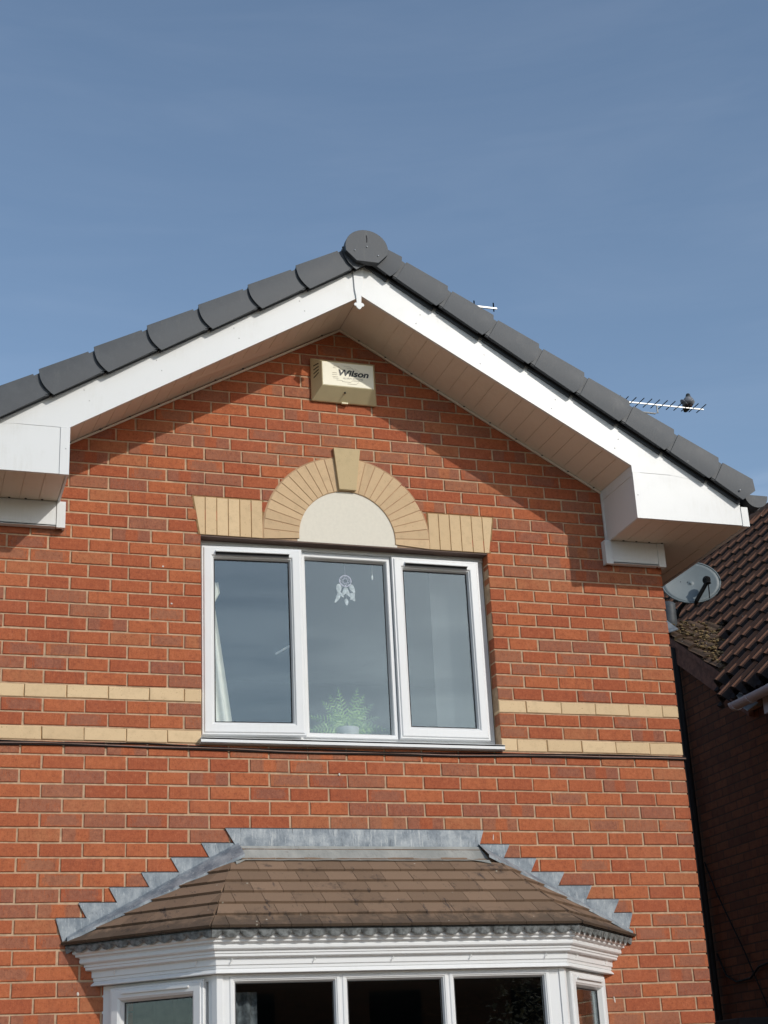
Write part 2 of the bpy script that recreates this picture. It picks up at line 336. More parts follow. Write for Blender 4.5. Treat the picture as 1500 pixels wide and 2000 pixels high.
M_WHITE = plain('white_paint', (0.85, 0.85, 0.83), 0.5, var=0.03)
M_SCREW = plain('screw_metal', (0.45, 0.45, 0.45), 0.35, metal=0.7)

# ------------------------------------------------------------------ ground
def flat(name, x0, x1, y0, y1, z, mat):
    mb = MB(); mb.add([(x0,y0,z),(x1,y0,z),(x1,y1,z),(x0,y1,z)], [(0,1,2,3)]); o = obj(name, mb, mat); o['kind'] = 'structure'; return o
GZ = -3.55
flat('ground', -400, 400, -400, 400, GZ, plain('lawn_ground', (0.085, 0.10, 0.04), 1.0, var=0.3, nscale=6))
flat('driveway', -9, 6, -9.6, 3, GZ+0.004, plain('block_paving', (0.30, 0.225, 0.17), 0.95, var=0.2, nscale=8))
flat('road', -400, 400, -19, -12, GZ+0.004, plain('asphalt', (0.055, 0.055, 0.058), 0.9, var=0.2, nscale=4))
flat('pavement', -400, 400, -11.9, -9.9, GZ+0.06, plain('paving_slabs', (0.27, 0.26, 0.245), 0.95, var=0.15, nscale=3))

# ================================================================== THE HOUSE
house = thing('brick_house', 'red brick house with white gable boards, arched upper window and bay window below', 'house', (-2.07, 0, GZ))
def HP(o): o.parent = house; o.matrix_parent_inverse = Matrix.Translation((2.07, 0, -GZ)); return o
def part(name, mb, mats, bevel=0.0, fix=False, **k):
    o = obj(name, mb, mats, None, bevel, **k)
    if fix: recalc(o)
    return HP(o)
XA = -2.072; CP = 0.07735; TAN = 0.5735
def zl(x): return 2.67 - TAN*abs(x - XA)            # lower edge line of the boards
WX0, WX1, WZ0, WZ1 = -2.962, -1.183, 0.0, 1.228      # window opening
AC = (-2.073, 1.268); RO, RI = 0.515, 0.30            # arch

# ---- brickwork
def brick(mb, x0, x1, z0, z1, yb=0.07, y=0.0, rnd=None, bev=0.0032, clipL=None):
    if x1 - x0 < 0.008: return
    j = lambda a=0.0010: random.uniform(-a, a)
    dz_ = random.uniform(-.0012, .0012); z0 += dz_; z1 += dz_
    mb.col = (random.random(), random.random(), random.random(), 1) if rnd is None else rnd
    mb.org = Vector(((x0+x1)/2, 0, (z0+z1)/2)) + Vector((random.uniform(-.01, .01), 0, 0))
    y += j(0.0012); a, b, c, d = x0+j(), x1+j(), z0+j(), z1+j()
    o = [(a+j(.0012), c+j(.0014)), (b+j(.0012), c+j(.0014)), (b+j(.0012), d+j(.0014)), (a+j(.0012), d+j(.0014))]
    i = [(a+bev, c+bev), (b-bev, c+bev), (b-bev, d-bev), (a+bev, d-bev)]
    tl = [j(0.0007) for _ in range(4)]
    vs = [(p[0], y+tl[k], p[1]) for k, p in enumerate(i)] + [(p[0], y+bev*.8, p[1]) for p in o] + [(p[0], yb, p[1]) for p in o]
    fs = [(0,1,2,3)] + [(k+4, (k+1) % 4+4, (k+1) % 4, k) for k in range(4)] + [(k+8, (k+1) % 4+8, (k+1) % 4+4, k+4) for k in range(4)]
    mb.add(vs, fs)
def joints(xa, xb, anchor):
    k = math.ceil((xa - anchor)/0.225 - 1e-6); out = []
    x = anchor + k*0.225
    while x < xb - 1e-6:
        if x - xa > 0.03 and xb - x > 0.03: out.append(x)
        x += 0.225
    return [xa] + out + [xb]
HJ = 0.0054
def row(mb, n, xa, xb, js, open_left=False, open_right=False):
    for a, b in zip(js[:-1], js[1:]):
        l = a + (0 if a == xa and open_left else HJ) + random.uniform(-.001, .001) * (a != xa)
        r = b - (0 if b == xb and open_right else HJ) + random.uniform(-.001, .001) * (b != xb)
        yield l, r, n*CP + HJ*.92, (n+1)*CP - HJ*.92
wall = MB(); buffs = {(n, k): MB() for n in (0, 3) for k in (0, 1)}
XL = -4.14
def arch_hit(l, r, z0, z1):
    cs = [(l, z0), (r, z0), (l, z1), (r, z1)]; ds = [math.hypot(p[0]-AC[0], p[1]-AC[1]) for p in cs]
    return max(ds) < RO - .01 and z0 > 1.2
for n in range(-46, 37):
    odd = n % 2 == 1
    segs = []
    if n < 0: segs = [(XL, 0.0, joints(XL, 0, (-0.1075 if odd else -0.220) + 0.0))]
    elif n < 16:
        js = joints(WX1, 0, -0.1075 if odd else -0.220); js = [x for x in js if x == WX1 or x == 0 or x > WX1+0.13]
        if not odd: js = [WX1, WX1+0.097] + [x for x in js[1:] if x > WX1+0.2]
        segs.append((WX1, 0, js))
        if odd: jl = [WX0, WX0-0.097, WX0-0.288]
        else: jl = [WX0, WX0-0.188]
        while jl[-1]-0.225 > XL+0.03: jl.append(jl[-1]-0.225)
        jl = sorted(jl + [XL]); segs.append((XL, WX0, jl))
    elif n < 23:
        segs.append((XL, AC[0], joints(XL, AC[0], -0.0045-(0.1125 if odd else 0)-0.006*(n-16)/4)))
        segs.append((AC[0], 0, joints(AC[0], 0, -0.2-(-0.1125 if odd else 0))))
    else: segs.append((XL, 0, joints(XL, 0, -0.195-(-0.1125 if odd else 0))))
    for xa, xb, js in segs:
        for l, r, z0, z1 in row(wall, n, xa, xb, js, open_left=xa in (WX1,), open_right=xb in (WX0, 0.0)):
            if z0 > zl((l+r)/2) + 0.12 + TAN*(r-l)/2: continue
            if arch_hit(l, r, z0, z1): continue
            if z1 < -1.20 and l > -3.36 and r < -.78: continue
            # hidden behind the flat soldiers / keystone
            if 1.22 < z0 and z1 < 1.46 and ((l > -2.96 and r < -2.6) or (l > -1.55 and r < -1.19)): continue
            if n in (0, 3):
                brick(buffs[n, int(l > -2)], l-.003*(l != xa), r+.003*(r != xb), z0-.001, z1+.001, y=-0.0005, yb=.08)
            else: brick(wall, l, r, z0, z1, yb=0.08)
wall.org = None; wall.m = 1; wall.col = (.5, .5, .5, 1)
ym, yb = 0.0055, 0.10
ztop = 2.9
def backing(x0, x1, z0, z1): wall.box(x0, x1, ym, yb, z0, z1)
backing(XL, WX0, -1.24, 1.4); backing(WX1, 0-.0055, -1.24, 1.4); backing(XL, -3.40, GZ-.3, -1.2405); backing(-.745, -.0055, GZ-.3, -1.2405); backing(WX0, WX1, -1.24, WZ0)
wall.prism([(WX0, WZ1), (WX1, WZ1), (WX1, 1.4), (-.0055, 1.4), (-.0055, zl(0)+.15), (XA, 2.82), (XL, zl(XL)+.15), (XL, 1.4), (WX0, 1.4)], ym, yb)
# bay opening is covered by the bay; side and rear walls
wall.m = 2
wall.add([(-.004, .02, GZ-.3), (-.004, 8.0, GZ-.3), (-.004, 8.0, 1.5), (-.004, .02, 1.5)], [(0,1,2,3)])
wall.add([(XL, .02, GZ-.3), (XL, 8.0, GZ-.3), (XL, 8.0, 1.5), (XL, .02, 1.5)], [(3,2,1,0)])
wall.add([(XL, 8, GZ-.3), (-.004, 8, GZ-.3), (-.004, 8, 1.5), (XA, 8, 2.8), (XL, 8, 1.5)], [(4,3,2,1,0)])
part('wall', wall, [M_BRICK, M_MORTAR, procedural_wall_brick('side_brick', 1.0)])
for n, sd in ((0, 0), (0, 1), (3, 0), (3, 1)):
    b = buffs[n, sd]; b.org = None; b.m = 1
    a, c = ((XL, WX0), (WX1, -.002))[sd]; b.box(a+.002, c-.002, 0.0035, .075, n*CP+.003, (n+1)*CP-.003)
    o = part('brick_band', b, [M_BUFF, M_DMORT]); o['label'] = 'pale buff brick band level with ' + ('the window sill' if n == 0 else 'the lower panes')

mk = plain('dropping_white', (.62, .60, .55), .9)
for k, (x, z, w_, h_) in enumerate([(-3.60, -1.30, .006, .016), (-2.18, -.155, .006, .012), (-1.28, -.50, .003, .03), (-.62, -1.40, .004, .03), (-3.18, 1.02, .006, .008), (-3.13, .80, .006, .008), (-1.70, .0, .001, .001)][:6]):
    m_ = MB(); m_.ell((x, -.0015, z), w_, .0018, h_*.6, 7, 5, Matrix.Rotation(.15*(k % 3-1), 3, 'Y')); o = part('bird_dropping', m_, mk)
# ---- soldier courses, arch, keystone, panel
def poly_brick(mb, pts, y=-0.003, yb=0.05, bev=0.0022):
    cx = sum(p[0] for p in pts)/len(pts); cz = sum(p[1] for p in pts)/len(pts)
    mb.col = (random.random(), random.random(), random.random(), 1); mb.org = Vector((cx, 0, cz)); y += random.uniform(-.0008, .0008)
    sh = []
    for p in pts:
        d = Vector((cx-p[0], cz-p[1])); L = d.length; d = d/L*bev*1.5; sh.append((p[0]+d.x, p[1]+d.y))
    n = len(pts)
    mb.add([(p[0], y, p[1]) for p in sh] + [(p[0], y+bev, p[1]) for p in pts] + [(p[0], yb, p[1]) for p in pts],
           [tuple(range(n))] + [(k+n, (k+1) % n+n, (k+1) % n, k) for k in range(n)] + [(k+2*n, (k+1) % n+2*n, (k+1) % n+n, k+n) for k in range(n)])
SZ0, SZ1 = 1.231, 1.466
for side in (-1, 1):
    mb = MB()
    if side < 0: tops = [-3.006] + [-2.935+i*0.0685 for i in range(6)]; bots = [-2.968] + tops[1:]
    else: tops = [-1.557, -1.489, -1.418, -1.346, -1.274, -1.202, -1.131]; bots = tops[:6] + [-1.168]
    for i in range(len(tops)-1):
        g = 0.0022
        poly_brick(mb, [(bots[i]+g, SZ0), (bots[i+1]-g, SZ0), (tops[i+1]-g, SZ1), (tops[i]+g, SZ1)])
    mb.m = 1; mb.org = None; e = 0.006
    mb.prism([(bots[0]-e*1.3, SZ0), (bots[-1]+e*1.3, SZ0), (tops[-1]+e*1.3, SZ1+.006), (tops[0]-e*1.3, SZ1+.006)], -0.0008, .05)
    mb.m = 2
    part('soldier_course', mb, [M_BUFF, M_DMORT])
mb = MB(); NV = 12; a0 = math.radians(-4.5); a1 = math.radians(82.6)
for side in (-1, 1):
    for i in range(NV):
        t0 = a0+(a1-a0)*i/NV; t1 = a0+(a1-a0)*(i+1)/NV; gi = 0.0022
        def pt(r, t, s): return (AC[0]+side*(r*math.cos(t) - s*math.sin(t)), AC[1]+r*math.sin(t)+s*math.cos(t))
        tm = (t0+t1)/2
        ps = [pt(RI, t0, gi), pt(RO, t0, gi), pt(RO+.0015, tm, 0), pt(RO, t1, -gi), pt(RI, t1, -gi)]
        ps = [(x, max(z, SZ0)) for x, z in ps]
        if side < 0: ps = ps[::-1]
        poly_brick(mb, ps, y=-0.0035)
mb.m = 1; mb.org = None
# mortar ring behind the voussoirs
K = 48; vs = []; fs = []
for i in range(K+1):
    t = math.radians(-4.2) + math.radians(188.4)*i/K
    for r in (RI-.001, RO+.009): vs.append((AC[0]+r*math.cos(t), -0.0012, max(AC[1]+r*math.sin(t), SZ0)))
    for r in (RI-.001, RO+.009): vs.append((AC[0]+r*math.cos(t), 0.05, max(AC[1]+r*math.sin(t), SZ0)))
for i in range(K):
    a = 4*i; b = a+4; fs += [(a, a+1, b+1, b), (a+2, a, b, b+2), (a+1, a+3, b+3, b+1)]
mb.add(vs, fs)
part('arch', mb, [M_ARCH, plain('arch_mortar', (0.42, 0.27, 0.16), .95, spec=.1)])
mb = MB(); mb.m = 0
mb.prism([(-2.120, 1.572), (-2.012, 1.572), (-1.977, 1.844), (-2.147, 1.844)], -0.024, .05)
part('keystone', mb, M_STONE, bevel=0.003)
mb = MB(); vs = [(AC[0]+(RI+.01)*math.cos(t), AC[1]+(RI+.01)*math.sin(t)) for t in [PI*i/40 for i in range(41)]]
vs = [(AC[0]+RI+.01, WZ1+.002)] + vs + [(AC[0]-RI-.01, WZ1+.002)]
mb.prism(vs[::-1], 0.003, .06); part('arch_panel', mb, M_REND, fix=True)
mb = MB(); mb.box(WX0-.01, WX1+.01, 0.004, .09, WZ1-.006, WZ1+.004); part('lintel', mb, plain('lintel_steel', (0.10, 0.06, 0.045), .7))
# deep reveals of the window (bricks behind the face on the right)
mb = MB()
for n in range(0, 16):
    mb.col = (random.random(), random.random(), random.random(), 1)
    if n in (0, 3): mb.col = (0.8, 0.1, .95, 1)
    mb.org = Vector((WX1, .05, (n+.5)*CP))
    mb.box(WX1+.002, WX1+.06, .078, .150, n*CP+.004, (n+1)*CP-.004)
part('window_reveal', mb, M_BRICK)

# ---- soffits (grooved boards)
def soffit(mb, p0, p1, y0, y1, nrm, pitch=0.1, th=0.012, gap=0.0035):
    p0 = Vector((p0[0], 0, p0[1])); p1 = Vector((p1[0], 0, p1[1])); L = (p1-p0).length; d = (p1-p0)/L; nn = Vector((nrm[0], 0, nrm[1])).normalized()
    k = max(1, round(L/pitch)); w = L/k
    for i in range(k):
        a = p0 + d*(i*w + gap/2); b = p0 + d*((i+1)*w - gap/2)
        q = [a, b, b+nn*th, a+nn*th]
        mb.add([(p.x, y0, p.z) for p in q] + [(p.x, y1, p.z) for p in q], [(0,1,2,3),(7,6,5,4),(0,4,5,1),(1,5,6,2),(2,6,7,3),(3,7,4,0)])
    a = p0 + nn*th*.35; b = p1 + nn*th*.35; c = p1 + nn*(th+.003); e = p0 + nn*(th+.003)
    mb.add([(p.x, y0+.001, p.z) for p in (a, b, c, e)] + [(p.x, y1-.001, p.z) for p in (a, b, c, e)], [(0,1,2,3),(7,6,5,4),(0,4,5,1),(1,5,6,2),(2,6,7,3),(3,7,4,0)])
YB = -0.45; BXI = 1.700; BXO = 2.472; BZ = 1.352; BZT = 1.652
for s in (-1, 1):
    BZT = 1.652 if s > 0 else 1.627
    zb = zl if s > 0 else (lambda x: zl(x)-.012-.030*abs(x-XA))      # the near board hangs a little deeper
    mb = MB(); soffit(mb, (XA, 2.672), (XA+s*BXI, zl(XA+s*BXI)+.002), YB+.018, -.001, (s*.4973, .8676)); mb.m = 0
    # j-trim against the wall
    p = [(XA, 2.668), (XA+s*BXI, zl(XA+s*BXI)-.002), (XA+s*BXI, zl(XA+s*BXI)-.014), (XA, 2.655)]
    mb.prism(p, -.016, -.004)
    mb.m = 1
    for q in [.12+.17*i for i in range(11)]:
        x = XA+s*q; mb.ell((x, -.018, zl(x)-.004), .007, .004, .004, 6, 4)
    mb.m = 0
    for v in mb.v:
        if s < 0: f = min(1, -v.y/.45); v.z += (.020*(1-f)-(.010+.030*abs(v.x-XA))*f)*min(1, max(0, XA-v.x)/.25)
    o = part('gable_soffit', mb, [M_SOFF, M_SEAL], fix=True)
    # bargeboard
    mb = MB()
    up = 0.262
    xo = XA+s*(BXO-.05); xi = XA+s*BXI
    sx = 0.006*s
    pts = [(XA+sx*.2, zb(XA)), (xi, zb(xi)), (xi, BZT+.001), (XA+s*1.96, BZT+.001), (XA+s*2.26, zl(XA+s*2.26)+up-.02), (XA+sx*.2, 2.67+up)]
    mb.prism(pts, YB, YB+.018)
    xs = [0.35, .75, 1.2, 1.6]
    mb.m = 1
    for q in xs:
        for dz in (0.05, .13):
            x = XA+s*(q+.03*(dz > .1)); mb.ell((x, YB-.0005, zl(x)+dz), .004, .002, .004, 8, 4)
    o = part('bargeboard', mb, [M_PVC, M_SCREW], bevel=0.0015, fix=True)
    # boxed end: face plate, corner trims, underside, inner cheek
    mb = MB()
    ztr = lambda x: min(BZT-.001, zl(x)+up-.03)
    xo2 = XA+s*(BXO-.048)
    pts = [(xi+s*.052, BZ), (xo2, BZ), (xo2, zl(xo2)+up-.03), (XA+s*2.27, BZT-.001), (xi+s*.052, BZT-.001)]
    mb.prism(pts, YB+.001, YB+.018)
    xa_, xb_ = sorted((xi-.0*s, xi+s*.051)); mb.box(xa_, xb_, YB-.004, YB+.018, BZ-.003, BZT-.0015)
    xa_, xb_ = sorted((xo2+s*.001, XA+s*BXO)); mb.box(xa_, xb_, YB-.004, YB+.018, BZ-.006, 1.474)
    xa_, xb_ = sorted((xi+s*.0015, xi+s*.014)); mb.box(xa_, xb_, YB+.0185, -.001, BZ-.002, zl(xi)+.03)
    xa_, xb_ = sorted((xi-s*.004, xi+s*.001)); mb.box(xa_, xb_, -.022, -.004, BZ-.002, zl(xi)-.01)
    xa_, xb_ = sorted((xi-s*.003, xi+s*.001)); mb.box(xa_, xb_, YB+.02, -.022, BZT-.02, BZT-.016)
    mb.m = 1; x = xi+s*.02; mb.ell((x, YB-.0045, 1.5), .004, .002, .004, 8, 4)
    part('eave_box', mb, [M_PVC, M_SCREW], bevel=0.0015, fix=True)
    mb = MB()
    soffit(mb, (xi+s*.015, BZ+.004), (XA+s*(BXO-.02), BZ+.004), YB+.019, -.002, (0, 1), pitch=.1)
    xw = 0.0 if s > 0 else XL
    soffit(mb, (xw+s*.002, BZ+.0045), (XA+s*(BXO-.11), BZ+.0045), -.001, 8.1, (0, 1), pitch=.3)
    soffit(mb, (XA+s*(BXO-.105), BZ+.003), (XA+s*(BXO-.016), BZ+.003), -.001, 8.1, (0, 1), pitch=.09)
    mb.m = 1
    for q in (.10, .19, .28, .37):
        mb.ell((xi+s*q, -.055, BZ+.003), .008, .006, .004, 6, 4)
    part('eave_soffit', mb, [M_SOFF, M_SEAL], fix=True)
    mb = MB(); xa_, xb_ = sorted((XA+s*(BXO-.014), XA+s*BXO)); mb.box(xa_, xb_, YB+.019, 8.1, BZ-.006, 1.468); part('fascia', mb, M_PVC, bevel=.001)
    # little cornice box under the soffit
    mb = MB(); xi2 = XA+s*1.668; xo3 = 0.012 if s > 0 else XL-.012
    xa_, xb_ = sorted((xi2+s*.05, xo3-s*.05)); mb.box(xa_, xb_, -.046, -.030, 1.205, BZ+.001); mb.box(xa_, xb_, -.046, -.002, 1.203, 1.214)
    for a, b in ((xi2, xi2+s*.049), (xo3-s*.049, xo3)):
        a, b = sorted((a, b)); mb.box(a, b, -.052, -.028, 1.196, BZ+.001)
    for a, b in ((xi2, xi2+s*.014), (xo3-s*.014, xo3)):
        a, b = sorted((a, b)); mb.box(a, b, -.027, -.001, 1.198, BZ+.001)
    part('cornice_box', mb, M_PVC, bevel=.0012)
# joint cover with pendant at the apex
mb = MB()
cx = -2.078
pts = [(-2.115, 2.90), (-2.107, 2.70), (-2.100, 2.655), (-2.098, 2.612), (-2.108, 2.610), (-2.116, 2.602), (-2.112, 2.590), (-2.103, 2.588), (-2.098, 2.578), (-2.084, 2.566),
       (-2.072, 2.574), (-2.066, 2.586), (-2.056, 2.588), (-2.050, 2.598), (-2.056, 2.610), (-2.068, 2.613), (-2.066, 2.655), (-2.058, 2.72), (-2.03, 2.90)]
mb.prism(pts, YB-.010, YB-.001); part('apex_finial', mb, M_PVC, bevel=.0015, fix=True)

# ---- roof slab and tiles
XR = -2.016
mb = MB()
for s in (-1, 1):
    d = Vector((s*.866, 0, -.5)); nn = Vector((s*.5, 0, .866)); O = Vector((XR, 0, 2.88))
    for k in range(9):
        s0 = .333*k; s1 = min(s0+.36, 2.66); mb.col = (random.random(), .5, .5, 1)
        a = O+d*s0+nn*.085; b = O+d*s1+nn*.105; c = O+d*s1+nn*.085; e = O+d*s0+nn*.065
        mb.add([(p.x, -.42, p.z) for p in (a, b, c, e)] + [(p.x, 8.2, p.z) for p in (a, b, c, e)], [(0,1,2,3),(7,6,5,4),(0,4,5,1),(1,5,6,2),(2,6,7,3),(3,7,4,0)])
    a = O+nn*.06; b = O+d*2.64+nn*.06; c = O+d*2.64-nn*.02; e = O-nn*.02
    mb.add([(p.x, -.425, p.z) for p in (a, b, c, e)] + [(p.x, 8.2, p.z) for p in (a, b, c, e)], [(0,1,2,3),(7,6,5,4),(0,4,5,1),(1,5,6,2),(2,6,7,3),(3,7,4,0)])
part('roof', mb, M_ROOF, fix=True)

def verge_unit(s, s0, s1, first=False, last=False):
    """one interlocking verge cover; s0 = shoulder, s1 = lower end (distance down the slope)"""
    d = Vector((s*.866, 0, -.5)); nn = Vector((s*.5, 0, .866)); O = Vector((XR, 0, 2.87))
    P = lambda a, t, y: tuple(O+d*a+nn*t+Vector((0, y, 0)))
    mb = MB()
    NA, NTT = 8, 10; tb0, tb1, tt0, tt1 = .010, -.006, .152, .163
    def F(u, v, inset=0.0):      # u along the unit (0 shoulder .. 1 lower end), v from bottom to top
        bow = .024*max(0, math.sin(PI*min(1, v*1.02)))**.9*u + .004*u
        if last: bow = u*(.048*v/.6 if v < .6 else .048-.043*(v-.6)/.4)
        a = s0+(s1-s0)*u+bow; t = (tb0+(tb1-tb0)*u)*(1-v)+(tt0+(tt1-tt0)*u)*v
        y = -.5035-.0055*u-.006*math.sin(PI*v)*(.4+.6*u)+inset
        return P(a, t, y)
    g = [F(i/NA, j/NTT) for i in range(NA+1) for j in range(NTT+1)]; h = [F(i/NA, j/NTT, .007) for i in range(NA+1) for j in range(NTT+1)]
    W = NTT+1; m = len(g); fs = []
    for i in range(NA):
        for j in range(NTT):
            a = i*W+j; fs += [(a, a+W, a+W+1, a+1), (m+a, m+a+1, m+a+W+1, m+a+W)]
    for j in range(NTT): fs += [(j, j+1, m+j+1, m+j), (NA*W+j, m+NA*W+j, m+NA*W+j+1, NA*W+j+1)]
    for i in range(NA): fs += [(i*W, m+i*W, m+(i+1)*W, (i+1)*W), (i*W+NTT, (i+1)*W+NTT, m+(i+1)*W+NTT, m+i*W+NTT)]
    mb.add(g+h, fs)
    # top return over the tiles
    mb.hexa([P(s0, tt0-.001, -.5035), P(s1, tt1-.001, -.509), P(s1, tt1-.010, -.37), P(s0, tt0-.012, -.37)], [P(s0, tt0-.010, -.497), P(s1, tt1-.010, -.502), P(s1, tt1-.018, -.37), P(s0, tt0-.020, -.37)])
    # tuck portion, a touch lower and further back
    t0 = s0-.085
    mb.hexa([P(t0, .016, -.4985), P(s0+.03, .016, -.4985), P(s0+.03, .142, -.4985), P(t0, .146, -.4985)], [P(t0, .016, -.490), P(s0+.03, .016, -.490), P(s0+.03, .142, -.490), P(t0, .146, -.490)])
    mb.hexa([P(t0, .146, -.4985), P(s0+.03, .142, -.4985), P(s0+.03, .134, -.37), P(t0, .134, -.37)], [P(t0, .138, -.492), P(s0+.03, .134, -.492), P(s0+.03, .126, -.37), P(t0, .126, -.37)])
    # underside lip and channel; dark strips add the shadow along the board
    mb.hexa([P(t0+.06, .010, -.494), P(s1-.02, .001, -.500), P(s1-.02, .006, -.500), P(t0+.06, .015, -.494)], [P(t0+.06, .010, -.476), P(s1-.02, .003, -.476), P(s1-.02, .008, -.476), P(t0+.06, .015, -.476)])
    mb.m = 1; ex_ = -.02 if last else .06
    q0, q1 = (.000, -.004) if s > 0 else (.012, .008)
    mb.hexa([P(t0+.04, q0, -.474), P(s1+ex_, q1, -.474), P(s1+ex_, .10, -.474), P(t0+.04, .10, -.474)], [P(t0+.04, q0, -.464), P(s1+ex_, q1, -.464), P(s1+ex_, .10, -.464), P(t0+.04, .10, -.464)])
    mb.m = 0
    g0, g1 = (-.012, -.022) if s > 0 else (.008, .002)
    mb.hexa([P(t0+.06, g0, -.462), P(s1-.0, g1, -.462), P(s1-.0, .03, -.462), P(t0+.06, .03, -.462)], [P(t0+.06, g0, -.4505), P(s1-.0, g1, -.4505), P(s1-.0, .03, -.4505), P(t0+.06, .03, -.4505)])
    if last:
        mb.m = 2; p = P(s1-.045, .035, -.519); mb.ell(p, .006, .004, .006, 8, 6)
    return part('verge_tile', mb, [M_VERGE, M_BLACK, M_SCREW], fix=True)
for k in range(-1, 8):     # right slope
    e = .141+.333*(k+1)
    verge_unit(1, max(e-.333+.045, .01), 2.728 if k == 7 else e, last=(k == 7))
    if k == 7: break
for k in range(0, 8):      # left slope
    e = .103+.340*k
    verge_unit(-1, max(e-.340+.045, .01), 2.74 if k == 8 else e)
# ridge: half-round ridge tiles and the round end cap
mb = MB(); mb.smooth = False
K = 16; xc, zc, rr = -2.045, 2.945, .112
prof = [(xc+rr*math.cos(t)*1.08, zc+rr*math.sin(t)) for t in [PI*(-.12)+PI*1.24*i/K for i in range(K+1)]]
for j in range(19):
    y0 = -.50+.45*j; sc = 1.0
    for a, b, e in ((y0, y0+.40, 1.0), (y0+.40, y0+.45, 1.04)):
        p = [(xc+(x-xc)*e, zc+(z-zc)*e) for x, z in prof]
        mb.add([(x, a, z) for x, z in p]+[(x, b, z) for x, z in p], [(i, i+1, i+1+K+1, i+K+1) for i in range(K)])
part('ridge_tile', mb, M_VERGE)
mb = MB()
cap = [(-2.113, 2.852), (-2.178, 2.915)] + [(xc+(.128)*math.cos(t)*1.06, 2.948+.124*math.sin(t)) for t in [PI*1.0-PI*i/18 for i in range(19)]] + [(-1.915, 2.915), (-1.975, 2.852)]
mb.prism(cap, -.545, -.500)
mb.m = 1
for x, z in ((-2.045, 2.955), (-2.123, 2.920), (-1.975, 2.900)): mb.ell((x, -.547, z), .0055, .004, .0055, 8, 6)
mb.m = 2; mb.tube([(-2.045, -.546, 3.035), (-2.042, -.547, 3.01), (-2.044, -.546, 2.985)], .0025, 5)
part('ridge_end_cap', mb, [M_VERGE, M_SCREW, M_BLACK], bevel=.004, fix=True)
# gutter
for s in (-1, 1):
    mb = MB(); gx = XA+s*2.575; gz = 1.58; r = .078; N = 12
    arc = [(gx+r*math.cos(t), gz+r*math.sin(t)) for t in [PI+PI*i/N for i in range(N+1)]]
    arc2 = [(gx+(r-.005)*math.cos(t), gz+(r-.005)*math.sin(t)) for t in [2*PI-PI*i/N for i in range(N+1)]]
    mb.prism((arc+arc2)[::-1], -.40, 8.1)
    mb.prism(([(gx+(r+.004)*math.cos(t), gz+(r+.004)*math.sin(t)) for t in [PI+PI*i/N for i in range(N+1)]])[::-1], -.412, -.400)
    for yb_ in (-.34, .5, 1.4, 2.3, 3.2): mb.prism(([(gx+(r+.005)*math.cos(t), gz+(r+.005)*math.sin(t)) for t in [PI+PI*i/N for i in range(N+1)]]+arc2)[::-1], yb_, yb_+.04)
    a, b = sorted((XA+s*(BXO+.001), gx-s*r*.6)); mb.box(a, b, -.34, -.30, 1.50, 1.585)
    part('gutter', mb, M_VERGE, fix=True)

# ---- upper window (part) with frame, sashes, panes ... as sub-parts
def sub(name, mb, mats, parent, bevel=0.0, fix=False):
    o = obj(name, mb, mats, None, bevel)
    if fix: recalc(o)
    o.parent = parent; return o
mb = MB(); zs0 = .032; FX0, FX1, FZ1 = -2.958, -1.187, 1.226
yf, ybk = .090, .150
mb.box(FX0, FX1, yf, ybk, 1.168, FZ1); mb.box(FX0, FX1, yf, ybk, zs0+.001, .078)
for a, b in ((FX0, FX0+.06), (-2.366, -2.335), (-1.810, -1.775), (FX1-.05, FX1)): mb.box(a, b, yf+.0005, ybk, .0785, 1.1675)
mb.box(FX0, FX1, yf-.012, yf-.0005, 1.197, FZ1)
pv = [(0, ybk), (0, .079), (.004, .075), (.022, .075), (.027, .081), (.032, .097), (.034, .101), (.034, .120)]
mb.ring(-2.350, -1.790, .070, 1.186, pv)
win = part('window', mb, M_FRAME, bevel=.0012)
win['label'] = 'three light white upper window under the brick arch'
mb = MB(); mb.box(-2.972, -1.178, -.036, yf+.03, -.002, .006); mb.box(-2.972, -1.178, -.036, -.026, -.002, .030)
mb.add([(-2.972,-.036,.030),(-1.178,-.036,.030),(-1.178,.11,.040),(-2.972,.11,.040),(-2.972,-.036,.02),(-1.178,-.036,.02),(-1.178,.11,.02),(-2.972,.11,.02)], [(0,1,2,3),(4,5,1,0),(5,6,2,1),(7,4,0,3)])
sub('sill', mb, M_FRAME, win, bevel=.002)
mb = MB(); mb.box(-2.318, -1.822, .111, .115, .102, 1.156); sub('pane', mb, M_GLASS, win)
mb = MB(); mb.ring(-2.319, -1.821, .101, 1.155, [(0, .1205), (0, .109), (.004, .107), (.006, .111)]); sub('glazing_seal', mb, M_SEAL, win)
ps = [(0, .052), (0, .020), (.003, .015), (.012, .015), (.014, .010), (.018, .008), (.056, .008), (.060, .011), (.063, .016), (.068, .018), (.072, .026), (.076, .036), (.078, .050)]
